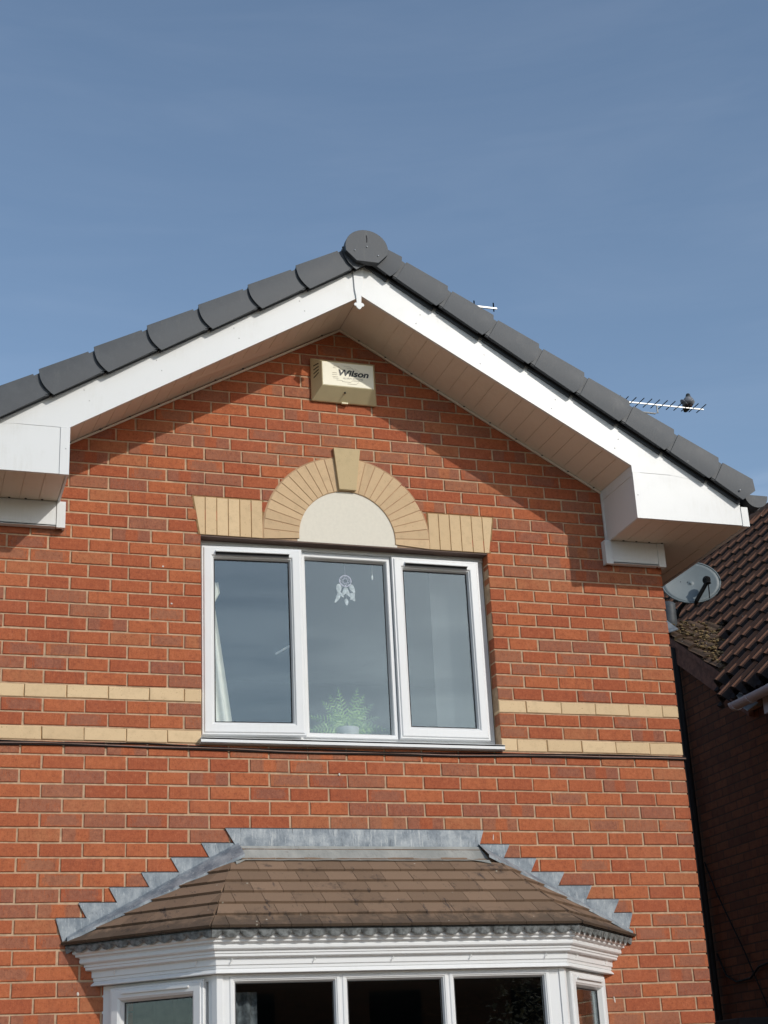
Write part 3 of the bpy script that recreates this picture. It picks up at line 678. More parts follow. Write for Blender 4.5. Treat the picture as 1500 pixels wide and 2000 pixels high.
def sash(x0, x1, z0, z1, ang, side):
    a = MB(); a.ring(x0, x1, z0, z1, ps); a.ring(x0, x1, z0, z1, [(0, .052), (.078, .052)][::-1])
    g = MB(); g.box(x0+.074, x1-.074, .040, .044, z0+.074, z1-.074)
    k = MB(); k.ring(x0+.076, x1-.076, z0+.076, z1-.076, [(0, .046), (0, .037), (.004, .034), (.006, .040)])
    v = MB(); vx0, vx1 = x0+.082, x1-.078; vz = z1-.042
    v.add([(vx0,.008,vz+.012),(vx1,.008,vz+.012),(vx1,-.012,vz),(vx0,-.012,vz),(vx0,.008,vz-.004),(vx1,.008,vz-.004),(vx1,-.009,vz-.003),(vx0,-.009,vz-.003)], [(0,3,2,1),(3,7,6,2),(0,4,7,3),(1,2,6,5)])
    v.m = 1; v.add([(vx0,.0072,vz-.020),(vx1,.0072,vz-.020),(vx1,.0072,vz-.004),(vx0,.0072,vz-.004),(vx0,-.009,vz-.003),(vx1,-.009,vz-.003),(vx0+.006,.0071,vz-.022)], [(0,1,2,3),(3,2,5,4)])
    px = x0 if side < 0 else x1
    for m in (a, g, k, v): m.xf(Matrix.Translation((0, .040, 0)))
    M = Matrix.Translation((px, .05, 0)) @ Matrix.Rotation(ang, 4, 'Z') @ Matrix.Translation((-px, -.05, 0))
    for m in (a, g, k, v): m.xf(M)
    so_ = sub('sash', a, M_FRAME, win, bevel=.0008); sub('pane', g, M_GLASS, win); sub('glazing_seal', k, M_SEAL, win); sub('trickle_vent', v, [M_FRAME, M_SEAL], win)
    return so_
sash(-2.948, -2.354, .066, 1.186, math.radians(-3.2), -1)['label'] = 'side sash hanging slightly open'
sash(-1.787, -1.226, .073, 1.190, math.radians(0), 1)

# ---- room behind the upper window
mb = MB(); X0, X1, Y0, Y1, Z0, Z1 = -3.9, -.25, .155, 3.4, -1.0, 1.33
mb.add([(X0,Y0,Z0),(X1,Y0,Z0),(X1,Y1,Z0),(X0,Y1,Z0),(X0,Y0,Z1),(X1,Y0,Z1),(X1,Y1,Z1),(X0,Y1,Z1)], [(0,1,2,3),(4,7,6,5),(1,5,6,2),(2,6,7,3),(3,7,4,0)])
for a, b, c, d in ((X0, WX0, Z0, Z1), (WX1, X1, Z0, Z1), (WX0, WX1, Z0, .03), (WX0, WX1, 1.21, Z1)): mb.add([(a,Y0,c),(b,Y0,c),(b,Y0,d),(a,Y0,d)], [(0,1,2,3)])
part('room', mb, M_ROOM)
mb = MB(); mb.box(-2.95, -1.195, .1505, .34, .045, .068); part('inner_sill', mb, M_WHITE)

# ================================================================== bay window
def bp(o):   # plan corners of the bay at outward offset o: wall-left, front-left, front-right, wall-right
    t = .4142*o
    return [(XA-1.413-1.4142*o, 0.0), (XA-.921-t, -(.520+o)), (XA+.921+t, -(.520+o)), (XA+1.413+1.4142*o, 0.0)]
bay_f = MB()
def loft(mb, prof, cap=True):
    vs = []
    for o, z in prof: vs += [(x, y, z) for x, y in bp(o)]
    n = len(prof); mb.add(vs, [(4*i+j, 4*i+j+1, 4*(i+1)+j+1, 4*(i+1)+j) for i in range(n-1) for j in range(3)])
ZB = -2.62
mb = bay_f
# local face frames: (origin, direction) for each face; depth goes inward
P = bp(0.0)
faces = []
for a, b in ((P[0], P[1]), (P[1], P[2]), (P[2], P[3])):
    A = Vector((a[0], a[1], 0)); B = Vector((b[0], b[1], 0)); d = (B-A).normalized(); inn = Vector((-d.y, d.x, 0))
    if inn.y < 0: inn = -inn
    M = Matrix(((d.x, inn.x, 0, A.x), (d.y, inn.y, 0, A.y), (0, 0, 1, 0), (0, 0, 0, 1))); faces.append((M, (B-A).length))
def fb(M, build, target):
    t = MB(); build(t); st = len(target.v); target.m = 0
    for v in t.v: target.v.append(M @ v); target.c.append((.5, .5, .5, 1)); target.l.append(v)
    for f, m, sm in zip(t.f, t.mi, t.sm): target.f.append([st+i for i in f]); target.mi.append(m); target.sm.append(sm)
bay_seal = MB(); bay_panes = []
ZT = -1.2655
def front_build(t):
    L = faces[1][1]
    t.box(0.012, L-.012, .004, .07, ZT-.03, ZT); t.box(0.012, L-.012, .004, .07, ZB, ZB+.06)
    g = [(.093, .591), (.666, 1.163), (1.235, 1.725)]
    t.box(.012, g[0][0]-.028, .0045, .07, ZB+.0605, ZT-.0305)
    for a, b in zip(g[:-1], g[1:]): t.box(a[1]+.028, b[0]-.028, .0045, .07, ZB+.0605, ZT-.0305)
    t.box(g[2][1]+.028, L-.012, .0045, .07, ZB+.0605, ZT-.0305)
    for a, b in g: t.ring(a-.032, b+.032, ZB+.055, ZT-.010, [(0, .05), (0, .003), (.004, 0), (.016, 0), (.019, .004), (.024, .006), (.027, .014), (.032, .022), (.032, .04)])
fb(faces[1][0], front_build, mb)
gl_f = [(.093, .591), (.666, 1.163), (1.235, 1.725)]
def side_build(t, mirror):
    L = faces[0][1]
    s = (lambda x: L-x) if mirror else (lambda x: x)
    def bx(a, b, *r): a, b = sorted((s(a), s(b))); t.box(a, b, *r)
    bx(.0, L-.012, .010, .07, ZT-.028, ZT-.001); bx(.0, L-.012, .010, .07, ZB, ZB+.05)
    bx(.0, .055, .010, .07, ZB+.05, ZT-.028); bx(L-.06, L-.012, .010, .07, ZB+.05, ZT-.028)
    a, b = sorted((s(.066), s(.640))); t.ring(a, b, ZB+.03, ZT-.014, [(0, .05), (0, -.006), (.003, -.012), (.012, -.012), (.016, -.018), (.054, -.018), (.058, -.014), (.064, -.010), (.070, .004), (.076, .016), (.078, .04)])
    bx(.150, .560, -.030, -.012, ZT-.050, ZT-.040)
side_L = MB(); side_R = MB(); fb(faces[0][0], lambda t: side_build(t, False), side_L); fb(faces[2][0], lambda t: side_build(t, True), side_R)
# corner posts
for c in (1, 2):
    x, y = P[c]; s = -1 if c == 1 else 1
    q = [(x+s*.004-s*.030, y-.003), (x+s*.004, y-.003), (x+s*.024, y+.022), (x+s*.012, y+.075), (x-s*.045, y+.075), (x-s*.030, y+.03)]
    q = q if s > 0 else q[::-1]
    n = len(q); mb.add([(a, b, ZB) for a, b in q]+[(a, b, ZT) for a, b in q], [(i, (i+1) % n, (i+1) % n+n, i+n) for i in range(n)])
bay = HP(obj('bay_window', mb, M_FRAME, None, .001)); bay['label'] = 'white five pane bay window with tiled hipped roof'
def bsub(name, m, mats, bevel=0, fix=False):
    o = obj(name, m, mats, None, bevel)
    if fix: recalc(o)
    o.parent = bay; return o
bsub('side_frame', side_L, M_FRAME, .001); bsub('side_frame', side_R, M_FRAME, .001)
for (a, b) in gl_f:
    t = MB(); fb(faces[1][0], lambda q: q.box(a-.002, b+.002, .024, .028, ZB+.09, ZT-.036), t); bsub('pane', t, M_BGLASS)
    t = MB(); fb(faces[1][0], lambda q: q.ring(a-.001, b+.001, ZB+.088, ZT-.041, [(0, .026), (0, .019), (.003, .018), (.005, .022)]), t); bsub('glazing_seal', t, M_SEAL)
for fi, mir in ((0, False), (2, True)):
    L = faces[0][1]; a, b = (.142, .564) if not mir else (L-.564, L-.142)
    t = MB(); fb(faces[fi][0], lambda q: q.box(a, b, .018, .022, ZB+.10, ZT-.088), t); bsub('pane', t, M_BGLASS)
    t = MB(); fb(faces[fi][0], lambda q: q.ring(a+.001, b-.001, ZB+.106, ZT-.090, [(0, .020), (0, .013), (.003, .012), (.005, .016)]), t); bsub('glazing_seal', t, M_SEAL)
# cornice
cor = MB()
loft(cor, [(.135, -1.060), (.110, -1.064), (.105, -1.070), (.105, -1.104), (.099, -1.110), (.094, -1.111), (.094, -1.121), (.080, -1.126), (.076, -1.134), (.079, -1.137), (.079, -1.150), (.074, -1.156), (.064, -1.159),
           (.062, -1.163), (.062, -1.172), (.057, -1.174), (.057, -1.186), (.052, -1.190), (.036, -1.192), (.034, -1.197), (.034, -1.224), (.029, -1.226), (.028, -1.229), (.028, -1.241), (.024, -1.243), (.026, -1.246),
           (.037, -1.259), (.037, -1.264), (-.03, -1.265), (-.03, -1.30)])
bsub('cornice', cor, M_FRAME, .0006)
for s_ in (.05, .47, .88, 1.30, 1.72, ):
    hk = MB()
    x = P[1][0]+.012+s_*1.0; y = -.520-.037
    hk.tube([(x, y, -1.196), (x+.003, y-.010, -1.199), (x+.004, y-.012, -1.206), (x-.004, y-.006, -1.210), (x-.006, y-.002, -1.217), (x-.006, y-.001, -1.224)], .0022, 6); bsub('light_hook', hk, M_WHITE)
for fi in (0, 2):
    for q in (.12, .62):
        M = faces[fi][0]; p = [M @ Vector((q+dx, dy-.034, z)) for dx, dy, z in ((0, -.002, -1.197), (.004, -.011, -1.201), (-.004, -.006, -1.211), (-.006, -.001, -1.222))]; hk = MB(); hk.tube(p, .0022, 6); bsub('light_hook', hk, M_WHITE)
# scalloped lead drip under the eave
dr = MB(); corners = [Vector((x, y, 0)) for x, y in bp(.128)]
for a, b in zip(corners[:-1], corners[1:]):
    L = (b-a).length; d = (b-a)/L; out = Vector((d.y, -d.x, 0)); out = out if out.y < 0 else -out
    N = int(L/.0075); vs = []
    ph = random.random()
    for i in range(N+1):
        u = L*i/N; w = abs(math.sin(PI*(u/.088+ph))); dp = .016+.022*w**.65+random.uniform(-.001, .001)
        bow = .003*w
        vs += [a+d*u+Vector((0, 0, -1.062)), a+d*u+out*(.004+bow)+Vector((0, 0, -1.072)), a+d*u+out*(-.004+bow*.8-.006*(1-w))+Vector((0, 0, -1.066-dp))]
    dr.add(vs, [(3*i+j, 3*i+j+1, 3*(i+1)+j+1, 3*(i+1)+j) for i in range(N) for j in range(2)])
bsub('lead_drip', dr, plain('drip_lead', (0.15, 0.16, 0.16), .65, var=.55, nscale=45))
# tiled roof
tl = MB(); EO = .140; Pe = bp(EO); T37 = .755; S37 = math.sqrt(1+T37*T37); EZ = -1.060
for fi in range(3):
    a, b = Pe[fi], Pe[fi+1]; A = Vector((a[0], a[1], EZ)); B = Vector((b[0], b[1], EZ)); L = (B-A).length; d = (B-A)/L
    inn = Vector((-d.y, d.x, 0)); inn = inn if inn.y > 0 else -inn
    nrm = Vector((-inn.x*T37, -inn.y*T37, 1)).normalized()
    dmax = .655
    lo = (lambda q: q) if fi == 0 else (lambda q: .4142*q)
    hi = (lambda q: L-q) if fi == 2 else (lambda q: L-.4142*q)
    gauge = .0885; rows = 7
    for r in range(-0, rows+1):
        q0 = gauge*r - .006; q1 = q0+gauge*1.25
        if q0 > dmax-.03: continue
        q1 = min(q1, dmax)
        u = lo(max(q0, 0)) - .156*((r*.5) % 1) - .07*(fi == 1)
        while u < hi(q0):
            u2 = u+.156; a0, b0 = max(u, lo(q0)), min(u2, hi(q0)); a1, b1 = max(u, lo(q1)), min(u2, hi(q1))
            if b0-a0 > .012:
                if b1 < a1: a1 = b1 = (a1+b1)/2
                g = .0012; lift = random.uniform(0, .002); tl.col = (random.random(), random.random(), random.random(), 1)
                th = .0150
                def Q(uu, q, h): return A+d*uu+inn*q+Vector((0, 0, T37*q))+nrm*h
                h0 = .0195+lift; h1 = .004
                f = [Q(a0+g, q0, h0), Q(b0-g, q0, h0), Q(b1-g, q1, h1), Q(a1+g, q1, h1)]
                bk = [Q(a0+g, q0, h0-th), Q(b0-g, q0, h0-th), Q(b1-g, q1, h1-th), Q(a1+g, q1, h1-th)]
                tl.hexa(f, bk)
            u = u2
# boarding below the tiles and the eave underside
tl.m = 1
for fi in range(3):
    a, b = Pe[fi], Pe[fi+1]
A_, B_, C_, D_ = [Vector((x, y, EZ-.004)) for x, y in bp(EO-.006)]
tl.add([A_, B_, C_, D_, Vector((XA+.70, -.001, -.57)), Vector((XA-.70, -.001, -.57))], [(0,1,5),(1,2,4,5),(2,3,4)])
i0, i1, i2, i3 = [Vector((x, y, EZ-.010)) for x, y in bp(-.02)]
tl.add([A_, B_, C_, D_, i0, i1, i2, i3], [(0,4,5,1),(1,5,6,2),(2,6,7,3)])
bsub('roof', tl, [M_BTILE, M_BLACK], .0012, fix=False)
# lead: apron and step flashings
ap = MB()
ap.hexa([(-2.760, -.012, -.585), (-1.385, -.012, -.585), (-1.341, -.010, -.463), (-2.835, -.010, -.463)], [(-2.760, -.004, -.585), (-1.385, -.004, -.585), (-1.341, -.004, -.463), (-2.835, -.004, -.463)])
ap.m = 1; ap.box(-2.835, -1.341, -.0085, -.001, -.4625, -.4575); ap.m = 0
ob = obj('lead_upstand', ap, [streaked_lead(), M_SEAL], None, .0); ob.parent = bay; recalc(ob)
ap = MB(); Nn = 28; vs = []
for i in range(Nn+1):
    t = i/Nn; xt = -2.765+(1.385)*t; xb = -2.772+1.40*t
    if t < .10: xb = -2.815+.75*t
    if t > .93: xb = -1.4855+(t-.93)*1.6
    yb2 = -.150 + (-.035*(1-t/.07) if t < .07 else 0) + (-.028*(t-.95)/.05 if t > .95 else 0)
    wob = random.uniform(-.0015, .0015)
    vs += [(xt, -.008, -.572), (xt, -.022, -.562+.003), (xb, yb2*.6, EZ+T37*(.655+yb2*.6)+.026+wob), (xb, yb2, EZ+T37*(.655+yb2)+.025+wob)]
ap.add(vs, [(4*i+j, 4*(i+1)+j, 4*(i+1)+j+1, 4*i+j+1) for i in range(Nn) for j in range(3)])
o = bsub('lead_apron', ap, M_APRON); sm = o.modifiers.new('thick', 'SOLIDIFY'); sm.thickness = .003; sm.offset = 0
tipsL = [(-2.966, -.541), (-3.131, -.6188), (-3.288, -.6962), (-3.455, -.7735), (-3.609, -.8508), (-3.724, -.928)]
tipsR = [(2*XA-.003+2.966-.0, -.541)]
tipsR = [(-1.183, -.541), (-1.024, -.6188), (-.860, -.6962), (-.696, -.7735), (-.531, -.8508), (-.454, -.928)]
def lineL(x): return -.610-.4885*(-2.76-x)
def lineR(x): return -.610-.4885*(x+1.384)
for s, tips, line in ((-1, tipsL, lineL), (1, tipsR, lineR)):
    mb = MB(); prev = -2.80 if s < 0 else -1.36
    for i, (x, z) in enumerate(tips):
        xr = prev - s*.052; zb1 = z-CP; xin = x - s*.045
        y = -.005 - .0012*(i % 2) - .0006*i
        if i == 5: zb1 = line(xin)-.005
        pts = [(x, z), (xin, zb1)]
        xl = xin
        pts += [(xin, min(line(xin)-.01, zb1-.001)), (xr, line(xr)-.01), (xr, z)] if i < 5 else [(xr, line(xr)-.01), (xr, z)]
        j = [(a+random.uniform(-.0015, .0015), b) for a, b in pts]
        mb.prism(j if s < 0 else j[::-1], y, y+.0035)
        mb.m = 1; xa_, xb_ = sorted((x-s*.004, xr)); mb.box(xa_, xb_, -.0035, -.0005, z, z+.005); mb.m = 0
        prev = x
    # cover lap dressed over the tile edge, widest at the top
    n = 24; xe = bp(EO)[0 if s < 0 else 3][0]
    def lap(t, f):
        x = (-2.765-.90*t) if s < 0 else (-1.379+.90*t); w = (.035+.125*(1-t)+.004*math.sin(t*31))*f
        return Vector((x, -.004-w, EZ+T37*.7071*(abs(x-xe)-w)+.034+.0012*math.sin(t*47+f*5)))
    for i in range(n):
        t0, t1 = i/n, (i+1)/n
        for k in range(4):
            q = [lap(t0, k/4), lap(t1, k/4), lap(t1, (k+1)/4), lap(t0, (k+1)/4)]
            mb.add(q, [(0,1,2,3)])
        a_, b_ = lap(t0, 1), lap(t1, 1); mb.add([a_, b_, b_-Vector((0, 0, .016)), a_-Vector((0, 0, .016))], [(0,1,2,3)])
    o = bsub('step_flashing', mb, [M_LEAD, M_SEAL], .001, fix=True)
    o['label'] = 'stepped grey lead flashing down the ' + ('near' if s < 0 else 'far') + ' side of the bay roof'
# bay base, floor and dark room
mb = MB(); base = bp(-.02)
for a, b in zip(base[:-1], base[1:]): mb.add([(a[0],a[1],GZ),(b[0],b[1],GZ),(b[0],b[1],ZB),(a[0],a[1],ZB)], [(0,1,2,3)])
mb.m = 1
loft(mb, [(-.02, ZB), (.05, ZB-.01), (.05, ZB-.04), (-.02, ZB-.045)])
bsub('bay_base', mb, [procedural_wall_brick('bay_base_brick', 1.0, 'X'), M_FRAME])
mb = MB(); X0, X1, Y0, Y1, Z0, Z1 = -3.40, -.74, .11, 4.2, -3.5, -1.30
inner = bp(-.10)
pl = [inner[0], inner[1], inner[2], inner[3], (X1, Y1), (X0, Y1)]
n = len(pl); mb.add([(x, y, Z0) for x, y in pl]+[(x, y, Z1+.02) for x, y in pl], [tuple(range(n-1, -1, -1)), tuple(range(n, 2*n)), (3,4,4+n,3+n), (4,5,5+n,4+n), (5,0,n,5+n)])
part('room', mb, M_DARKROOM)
# the front wall behind the bay must not show through the panes: blind curtain at the near side
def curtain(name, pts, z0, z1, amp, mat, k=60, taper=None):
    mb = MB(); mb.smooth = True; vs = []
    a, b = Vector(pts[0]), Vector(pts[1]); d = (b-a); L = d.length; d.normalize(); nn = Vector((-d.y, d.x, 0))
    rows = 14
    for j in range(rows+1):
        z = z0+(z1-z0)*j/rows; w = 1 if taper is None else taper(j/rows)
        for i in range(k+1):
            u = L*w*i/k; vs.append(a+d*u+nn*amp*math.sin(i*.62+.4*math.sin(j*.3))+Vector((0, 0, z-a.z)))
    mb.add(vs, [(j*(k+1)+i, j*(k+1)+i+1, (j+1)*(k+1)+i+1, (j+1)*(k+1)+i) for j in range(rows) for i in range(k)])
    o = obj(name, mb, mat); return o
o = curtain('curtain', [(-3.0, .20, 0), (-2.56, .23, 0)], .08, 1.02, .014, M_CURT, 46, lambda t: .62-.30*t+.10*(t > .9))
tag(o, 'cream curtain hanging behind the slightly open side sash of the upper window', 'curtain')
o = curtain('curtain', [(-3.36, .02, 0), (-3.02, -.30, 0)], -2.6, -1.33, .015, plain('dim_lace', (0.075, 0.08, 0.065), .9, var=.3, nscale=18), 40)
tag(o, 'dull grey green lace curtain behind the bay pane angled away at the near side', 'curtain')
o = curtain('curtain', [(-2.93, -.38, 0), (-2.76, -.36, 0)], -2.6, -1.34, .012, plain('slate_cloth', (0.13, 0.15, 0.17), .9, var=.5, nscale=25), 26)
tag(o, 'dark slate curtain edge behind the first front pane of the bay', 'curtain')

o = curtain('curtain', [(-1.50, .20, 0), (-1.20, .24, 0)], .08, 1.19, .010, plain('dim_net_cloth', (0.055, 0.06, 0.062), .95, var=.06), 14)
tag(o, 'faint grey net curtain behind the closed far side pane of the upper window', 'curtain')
# ================================================================== things on / in the house
# fern in a white pot on the inner sill
fern = thing('fern', 'green fern in a white pot behind the middle pane of the upper window', 'plant', (-2.05, .235, .068))
mb = MB(); mb.smooth = True; N = 20
for (r0, z0), (r1, z1) in (((.055, 0), (.070, .100)), ((.070, .100), (.064, .100)), ((.064, .100), (.055, .08))):
    vs = [(r0*math.cos(2*PI*i/N), r0*math.sin(2*PI*i/N), z0) for i in range(N)]+[(r1*math.cos(2*PI*i/N), r1*math.sin(2*PI*i/N), z1) for i in range(N)]
    mb.add(vs, [(i, (i+1) % N, (i+1) % N+N, i+N) for i in range(N)])
mb.smooth = False; mb.m = 1; mb.add([(.06*math.cos(2*PI*i/N), .06*math.sin(2*PI*i/N), .085) for i in range(N)], [tuple(range(N))])
obj('pot', mb, [plain('pot_glaze', (.45, .46, .46), .4), plain('soil', (.03, .02, .015), 1)], fern)
ft = NT('fern_leaf'); nf = ft.noise(40, 3); fa = ft.n.new('ShaderNodeSeparateColor'); ft.link(ft.attr('bc').outputs['Color'], fa.inputs[0]); ft.base(ft.mix(fa.outputs[0], (0.06, 0.16, 0.03), (0.32, 0.50, 0.14))); ft.rough(.5)
ft.b.inputs['Subsurface Weight'].default_value = .0
mb = MB(); random.seed(11)
FR = [(-1, .05, .24), (1, .02, .22), (-1, .30, .25), (1, .28, .24), (-1, .55, .26), (1, .58, .26), (-1, .82, .25), (1, .85, .27), (-1, 1.08, .25), (1, 1.12, .26), (-1, 1.34, .26), (1, 1.40, .25), (-1, .70, .18), (1, .45, .17), (1, 1.0, .17), (-1, 1.2, .16), (-1, -.15, .20), (1, -.12, .19)]
for f, (sx_, el, L) in enumerate(FR):
    el += random.uniform(-.06, .06); K_ = 12; pts = []; yo = random.uniform(-.07, .05)
    for i in range(K_+1):
        t = i/K_; rr_ = L*t*math.cos(el); z = .085+L*t*math.sin(el)-.06*t*t*(1.45-el)
        pts.append(Vector((sx_*rr_, yo*t, z)))
    mb.col = (random.random(), .5, .5, 1); mb.tube([tuple(p) for p in pts], .0018, 4)
    for i in range(2, K_+1):
        t = i/K_; w = .042*math.sin(PI*min(1, .10+t*.9))**.7*(1.1-t*.55)+.004
        p = pts[i]; tg = (pts[min(i+1, K_)]-pts[i-1]).normalized(); side = tg.cross(Vector((0, -1, 0))).normalized()
        for sg in (-1, 1):
            hw = .0052*(1.15-t*.6); q = Vector((0, random.uniform(-.012, .012), random.uniform(-.003, .001))); pp = p+tg*(.006 if sg > 0 else 0)
            tip = pp+side*sg*w+tg*w*.55+q; mid = pp+side*sg*w*.5+tg*w*.22+q*.4; mb.col = (random.random(), .5, .5, 1)
            mb.add([pp-tg*hw*.4, mid-tg*hw, tip, mid+tg*hw, pp+tg*hw*.5], [(0,1,2,3,4)])
obj('fronds', mb, ft.m, fern)
# dreamcatcher
dc = thing('dreamcatcher', 'small dreamcatcher with white feathers hanging inside the middle pane', 'ornament', (-2.053, .150, 1.05))
mb = MB(); mb.tube([(.030*math.cos(t), 0, .030*math.sin(t)) for t in [2*PI*i/24 for i in range(25)]], .003, 6)
for i in range(8):
    a, b = 2*PI*i/8, 2*PI*(i+3)/8; mb.tube([(.03*math.cos(a), 0, .03*math.sin(a)), (.03*math.cos(b), 0, .03*math.sin(b))], .0008, 4)
mb.tube([(0, 0, .03), (0, 0, .125)], .0008, 4)
obj('hoop', mb, plain('lilac_thread', (0.55, 0.48, 0.60), .7), dc)
def feather(mb, x, z0, L, w, lean):
    n = 9; vs = []
    for i in range(n+1):
        t = i/n; ww = w*math.sin(PI*(.12+.8*t))**.6*(1-.3*t); cx = x+lean*t*t*L; z = z0-L*t
        vs += [(cx-ww, .004*math.sin(t*5), z), (cx, -.005, z), (cx+ww, .004*math.cos(t*4), z)]
    mb.add(vs, [(3*i+j, 3*i+j+1, 3*i+j+4, 3*i+j+3) for i in range(n) for j in range(2)])
mb = MB(); mb.smooth = True
for x, z, L, w, l in ((-.034, -.018, .050, .015, -.1), (.032, -.018, .046, .014, .25), (.0, -.036, .046, .013, -.4), (.004, -.038, .050, .012, .35), (-.036, -.066, .056, .012, -.4), (.030, -.066, .044, .014, .3), (.040, -.062, .040, .011, -.4), (.002, -.098, .036, .011, .0), (-.028, -.062, .03, .009, .5)):
    mb.tube([(x*.5, 0, -.02), (x, 0, z)], .0007, 4); feather(mb, x, z, L, w, l)
obj('feathers', mb, plain('feather_white', (.52, .53, .53), .9, var=.3, nscale=60), dc)
dc.scale = (1.2, 1.0, 1.15)
# blind cord
mb = MB(); mb.tube([(-1.876, .16, 1.21), (-1.878, .16, 1.10)], .0016, 5); mb.ell((-1.879, .16, 1.085), .006, .006, .016, 8, 6)
tag(obj('blind_cord', mb, M_WHITE), 'short white pull cord hanging by the corner of the middle pane', 'cord')
mb = MB(); mb.tube([(-2.480, .20, .592), (-2.34, .21, .68)], .006, 8); tag(obj('tie_back_rod', mb, M_WHITE), 'white rod seen slanting behind the slightly open sash', 'rod')

# alarm bell box
al = thing('alarm_box', 'cream and gold burglar alarm box on the brick gable', 'alarm box', (-2.064, 0, 2.295))
mb = MB(); w, h, dp = .2085, .1445, .098; ix, iz = .048, .055
o0 = [(-w, -.004, -h), (w, -.004, -h), (w, -.004, h), (-w, -.004, h)]; o1 = [(-w, -.018, -h), (w, -.018, -h), (w, -.018, h), (-w, -.018, h)]
o2 = [(-w+ix, -dp, -h+.073), (w-.036, -dp, -h+.073), (w-.036, -dp, h-.052), (-w+ix, -dp, h-.052)]
mb.add(o0+o1+o2, [(0,1,5,4),(1,2,6,5),(2,3,7,6),(3,0,4,7),(4,5,9,8),(5,6,10,9),(6,7,11,10),(7,4,8,11),(8,9,10,11),(3,2,1,0)])
gold = plain('gold_cream_cover', (0.60, 0.53, 0.32), .38, var=.05, nscale=6)
obj('cover', mb, gold, al, .003)
def on_left(u, v):    # point on the left bevel
    a = Vector(o1[0]).lerp(Vector(o1[3]), v); b = Vector(o2[0]).lerp(Vector(o2[3]), v); return a.lerp(b, u)
mb = MB()
for i in range(4):
    v = .52+i*.105; p = on_left(.25, v-.03); q = on_left(.72, v+.05); nx = Vector((-.9, -.5, 0))*.0015
    e = Vector((0, 0, .006)); mb.hexa([p+nx-e*.5, q+nx-e*.5, q+nx+e*.5, p+nx+e*.5], [p-nx-e*.5, q-nx-e*.5, q-nx+e*.5, p-nx+e*.5])
obj('vent_slots', mb, M_BLACK, al)
mb = MB(); mb.ell((.0-.01, -.072, -h+.046), .006, .004, .009, 8, 6)
obj('keyhole', mb, M_BLACK, al)
mb = MB(); mb.box(-.02, .02, -.03, -.012, -h-.008, -h+.001); obj('catch', mb, gold, al)
mb = MB(); mb.box(-w+ix+.004, w-.040, -dp-.0012, -dp+.002, -h+.077, h-.056)
obj('label_panel', mb, plain('cream_label', (0.80, 0.76, 0.60), .45, var=.02), al)
INK = plain('black_ink', (.012, .012, .014), .5); INK2 = plain('grey_ink', (.42, .37, .33), .5); INK3 = plain('faded_line_ink', (.50, .46, .38), .5)
def text(body, x, z, size, y, mat, parent, name='lettering', shear=0.25, offset=0.0, sx=1.0):
    c = bpy.data.curves.new('t', 'FONT'); c.body = body; c.size = size; c.shear = shear; c.offset = offset; c.extrude = .0004; c.align_x = 'CENTER'
    o = bpy.data.objects.new('t', c); COL.objects.link(o); dg = bpy.context.evaluated_depsgraph_get(); dg.update()
    me = bpy.data.meshes.new_from_object(o.evaluated_get(dg)); bpy.data.objects.remove(o)
    for v in me.vertices: v.co = Vector((v.co.x*sx+x, y, v.co.y+z)) + Vector((0, -v.co.z, 0))
    me.materials.append(mat); m = bpy.data.objects.new(name, me); COL.objects.link(m); m.parent = parent; return m
yt = -dp-.0020
text('Wilson', .036, .004, .056, yt, INK, al, offset=.0020, sx=1.22)
text('ALARM SYSTEMS', .036, -.019, .0175, yt, INK2, al, shear=.1, sx=1.0)
mb = MB()
def ln(pts, r=.0011): mb.tube([(x, yt, z) for x, z in pts], r, 4)
ln([(-.088, .064), (-.055, .064), (-.035, .046), (-.01, .046)]); ln([(-.09, .052), (-.068, .052)]); ln([(-.02, .068), (.02, .068), (.052, .046), (.075, .030)])
ln([(.0, .056), (.03, .056), (.05, .040)]); ln([(.05, .060), (.085, .034), (.11, .034)]); ln([(-.095, .018), (-.065, .018)]); ln([(-.095, .006), (-.065, .006)]); ln([(-.095, -.008), (-.06, -.008)])
ln([(-.09, -.018), (-.055, -.018)]); ln([(-.07, -.030), (-.035, -.030), (-.028, -.040)]); ln([(-.03, -.038), (.02, -.038), (.035, -.026), (.09, -.026)]); ln([(.0, -.050), (.055, -.050), (.072, -.034)])
obj('circuit_line', mb, INK3, al)

# cables clipped along the lower band
for nm, r, mat, dz, yy, lab in (('cable', .0042, M_CABLE, -.016, -.006, 'thin black cable clipped under the lower buff band, topmost of the three strands'), ('cable', .0036, M_CABLE2, -.025, -.005, 'thin brown cable clipped under the lower buff band between the two black strands'), ('cable', .0040, M_CABLE, -.033, -.006, 'thin black cable clipped under the lower buff band, lowest of the three strands')):
    rnd = random.uniform(0, 6); pts = []
    x = XL+.01
    while x < .012:
        sag = -.012*math.exp(-((x+2.07)/1.0)**4)-.003*abs(math.sin((x+rnd)*3.1))+.002*math.sin(x*7+rnd)
        pts.append((x, yy-.001*math.sin(x*5+rnd), dz+.008+sag)); x += .045
    pts += [(.012, .0, pts[-1][2]), (.016, .03, pts[-1][2]), (.014, .3, pts[-1][2]-.01)]
    mb = MB(); mb.smooth = True; mb.tube(pts, r, 8)
    tag(obj(nm, mb, mat), lab, 'cable', 'cables along the brick band')

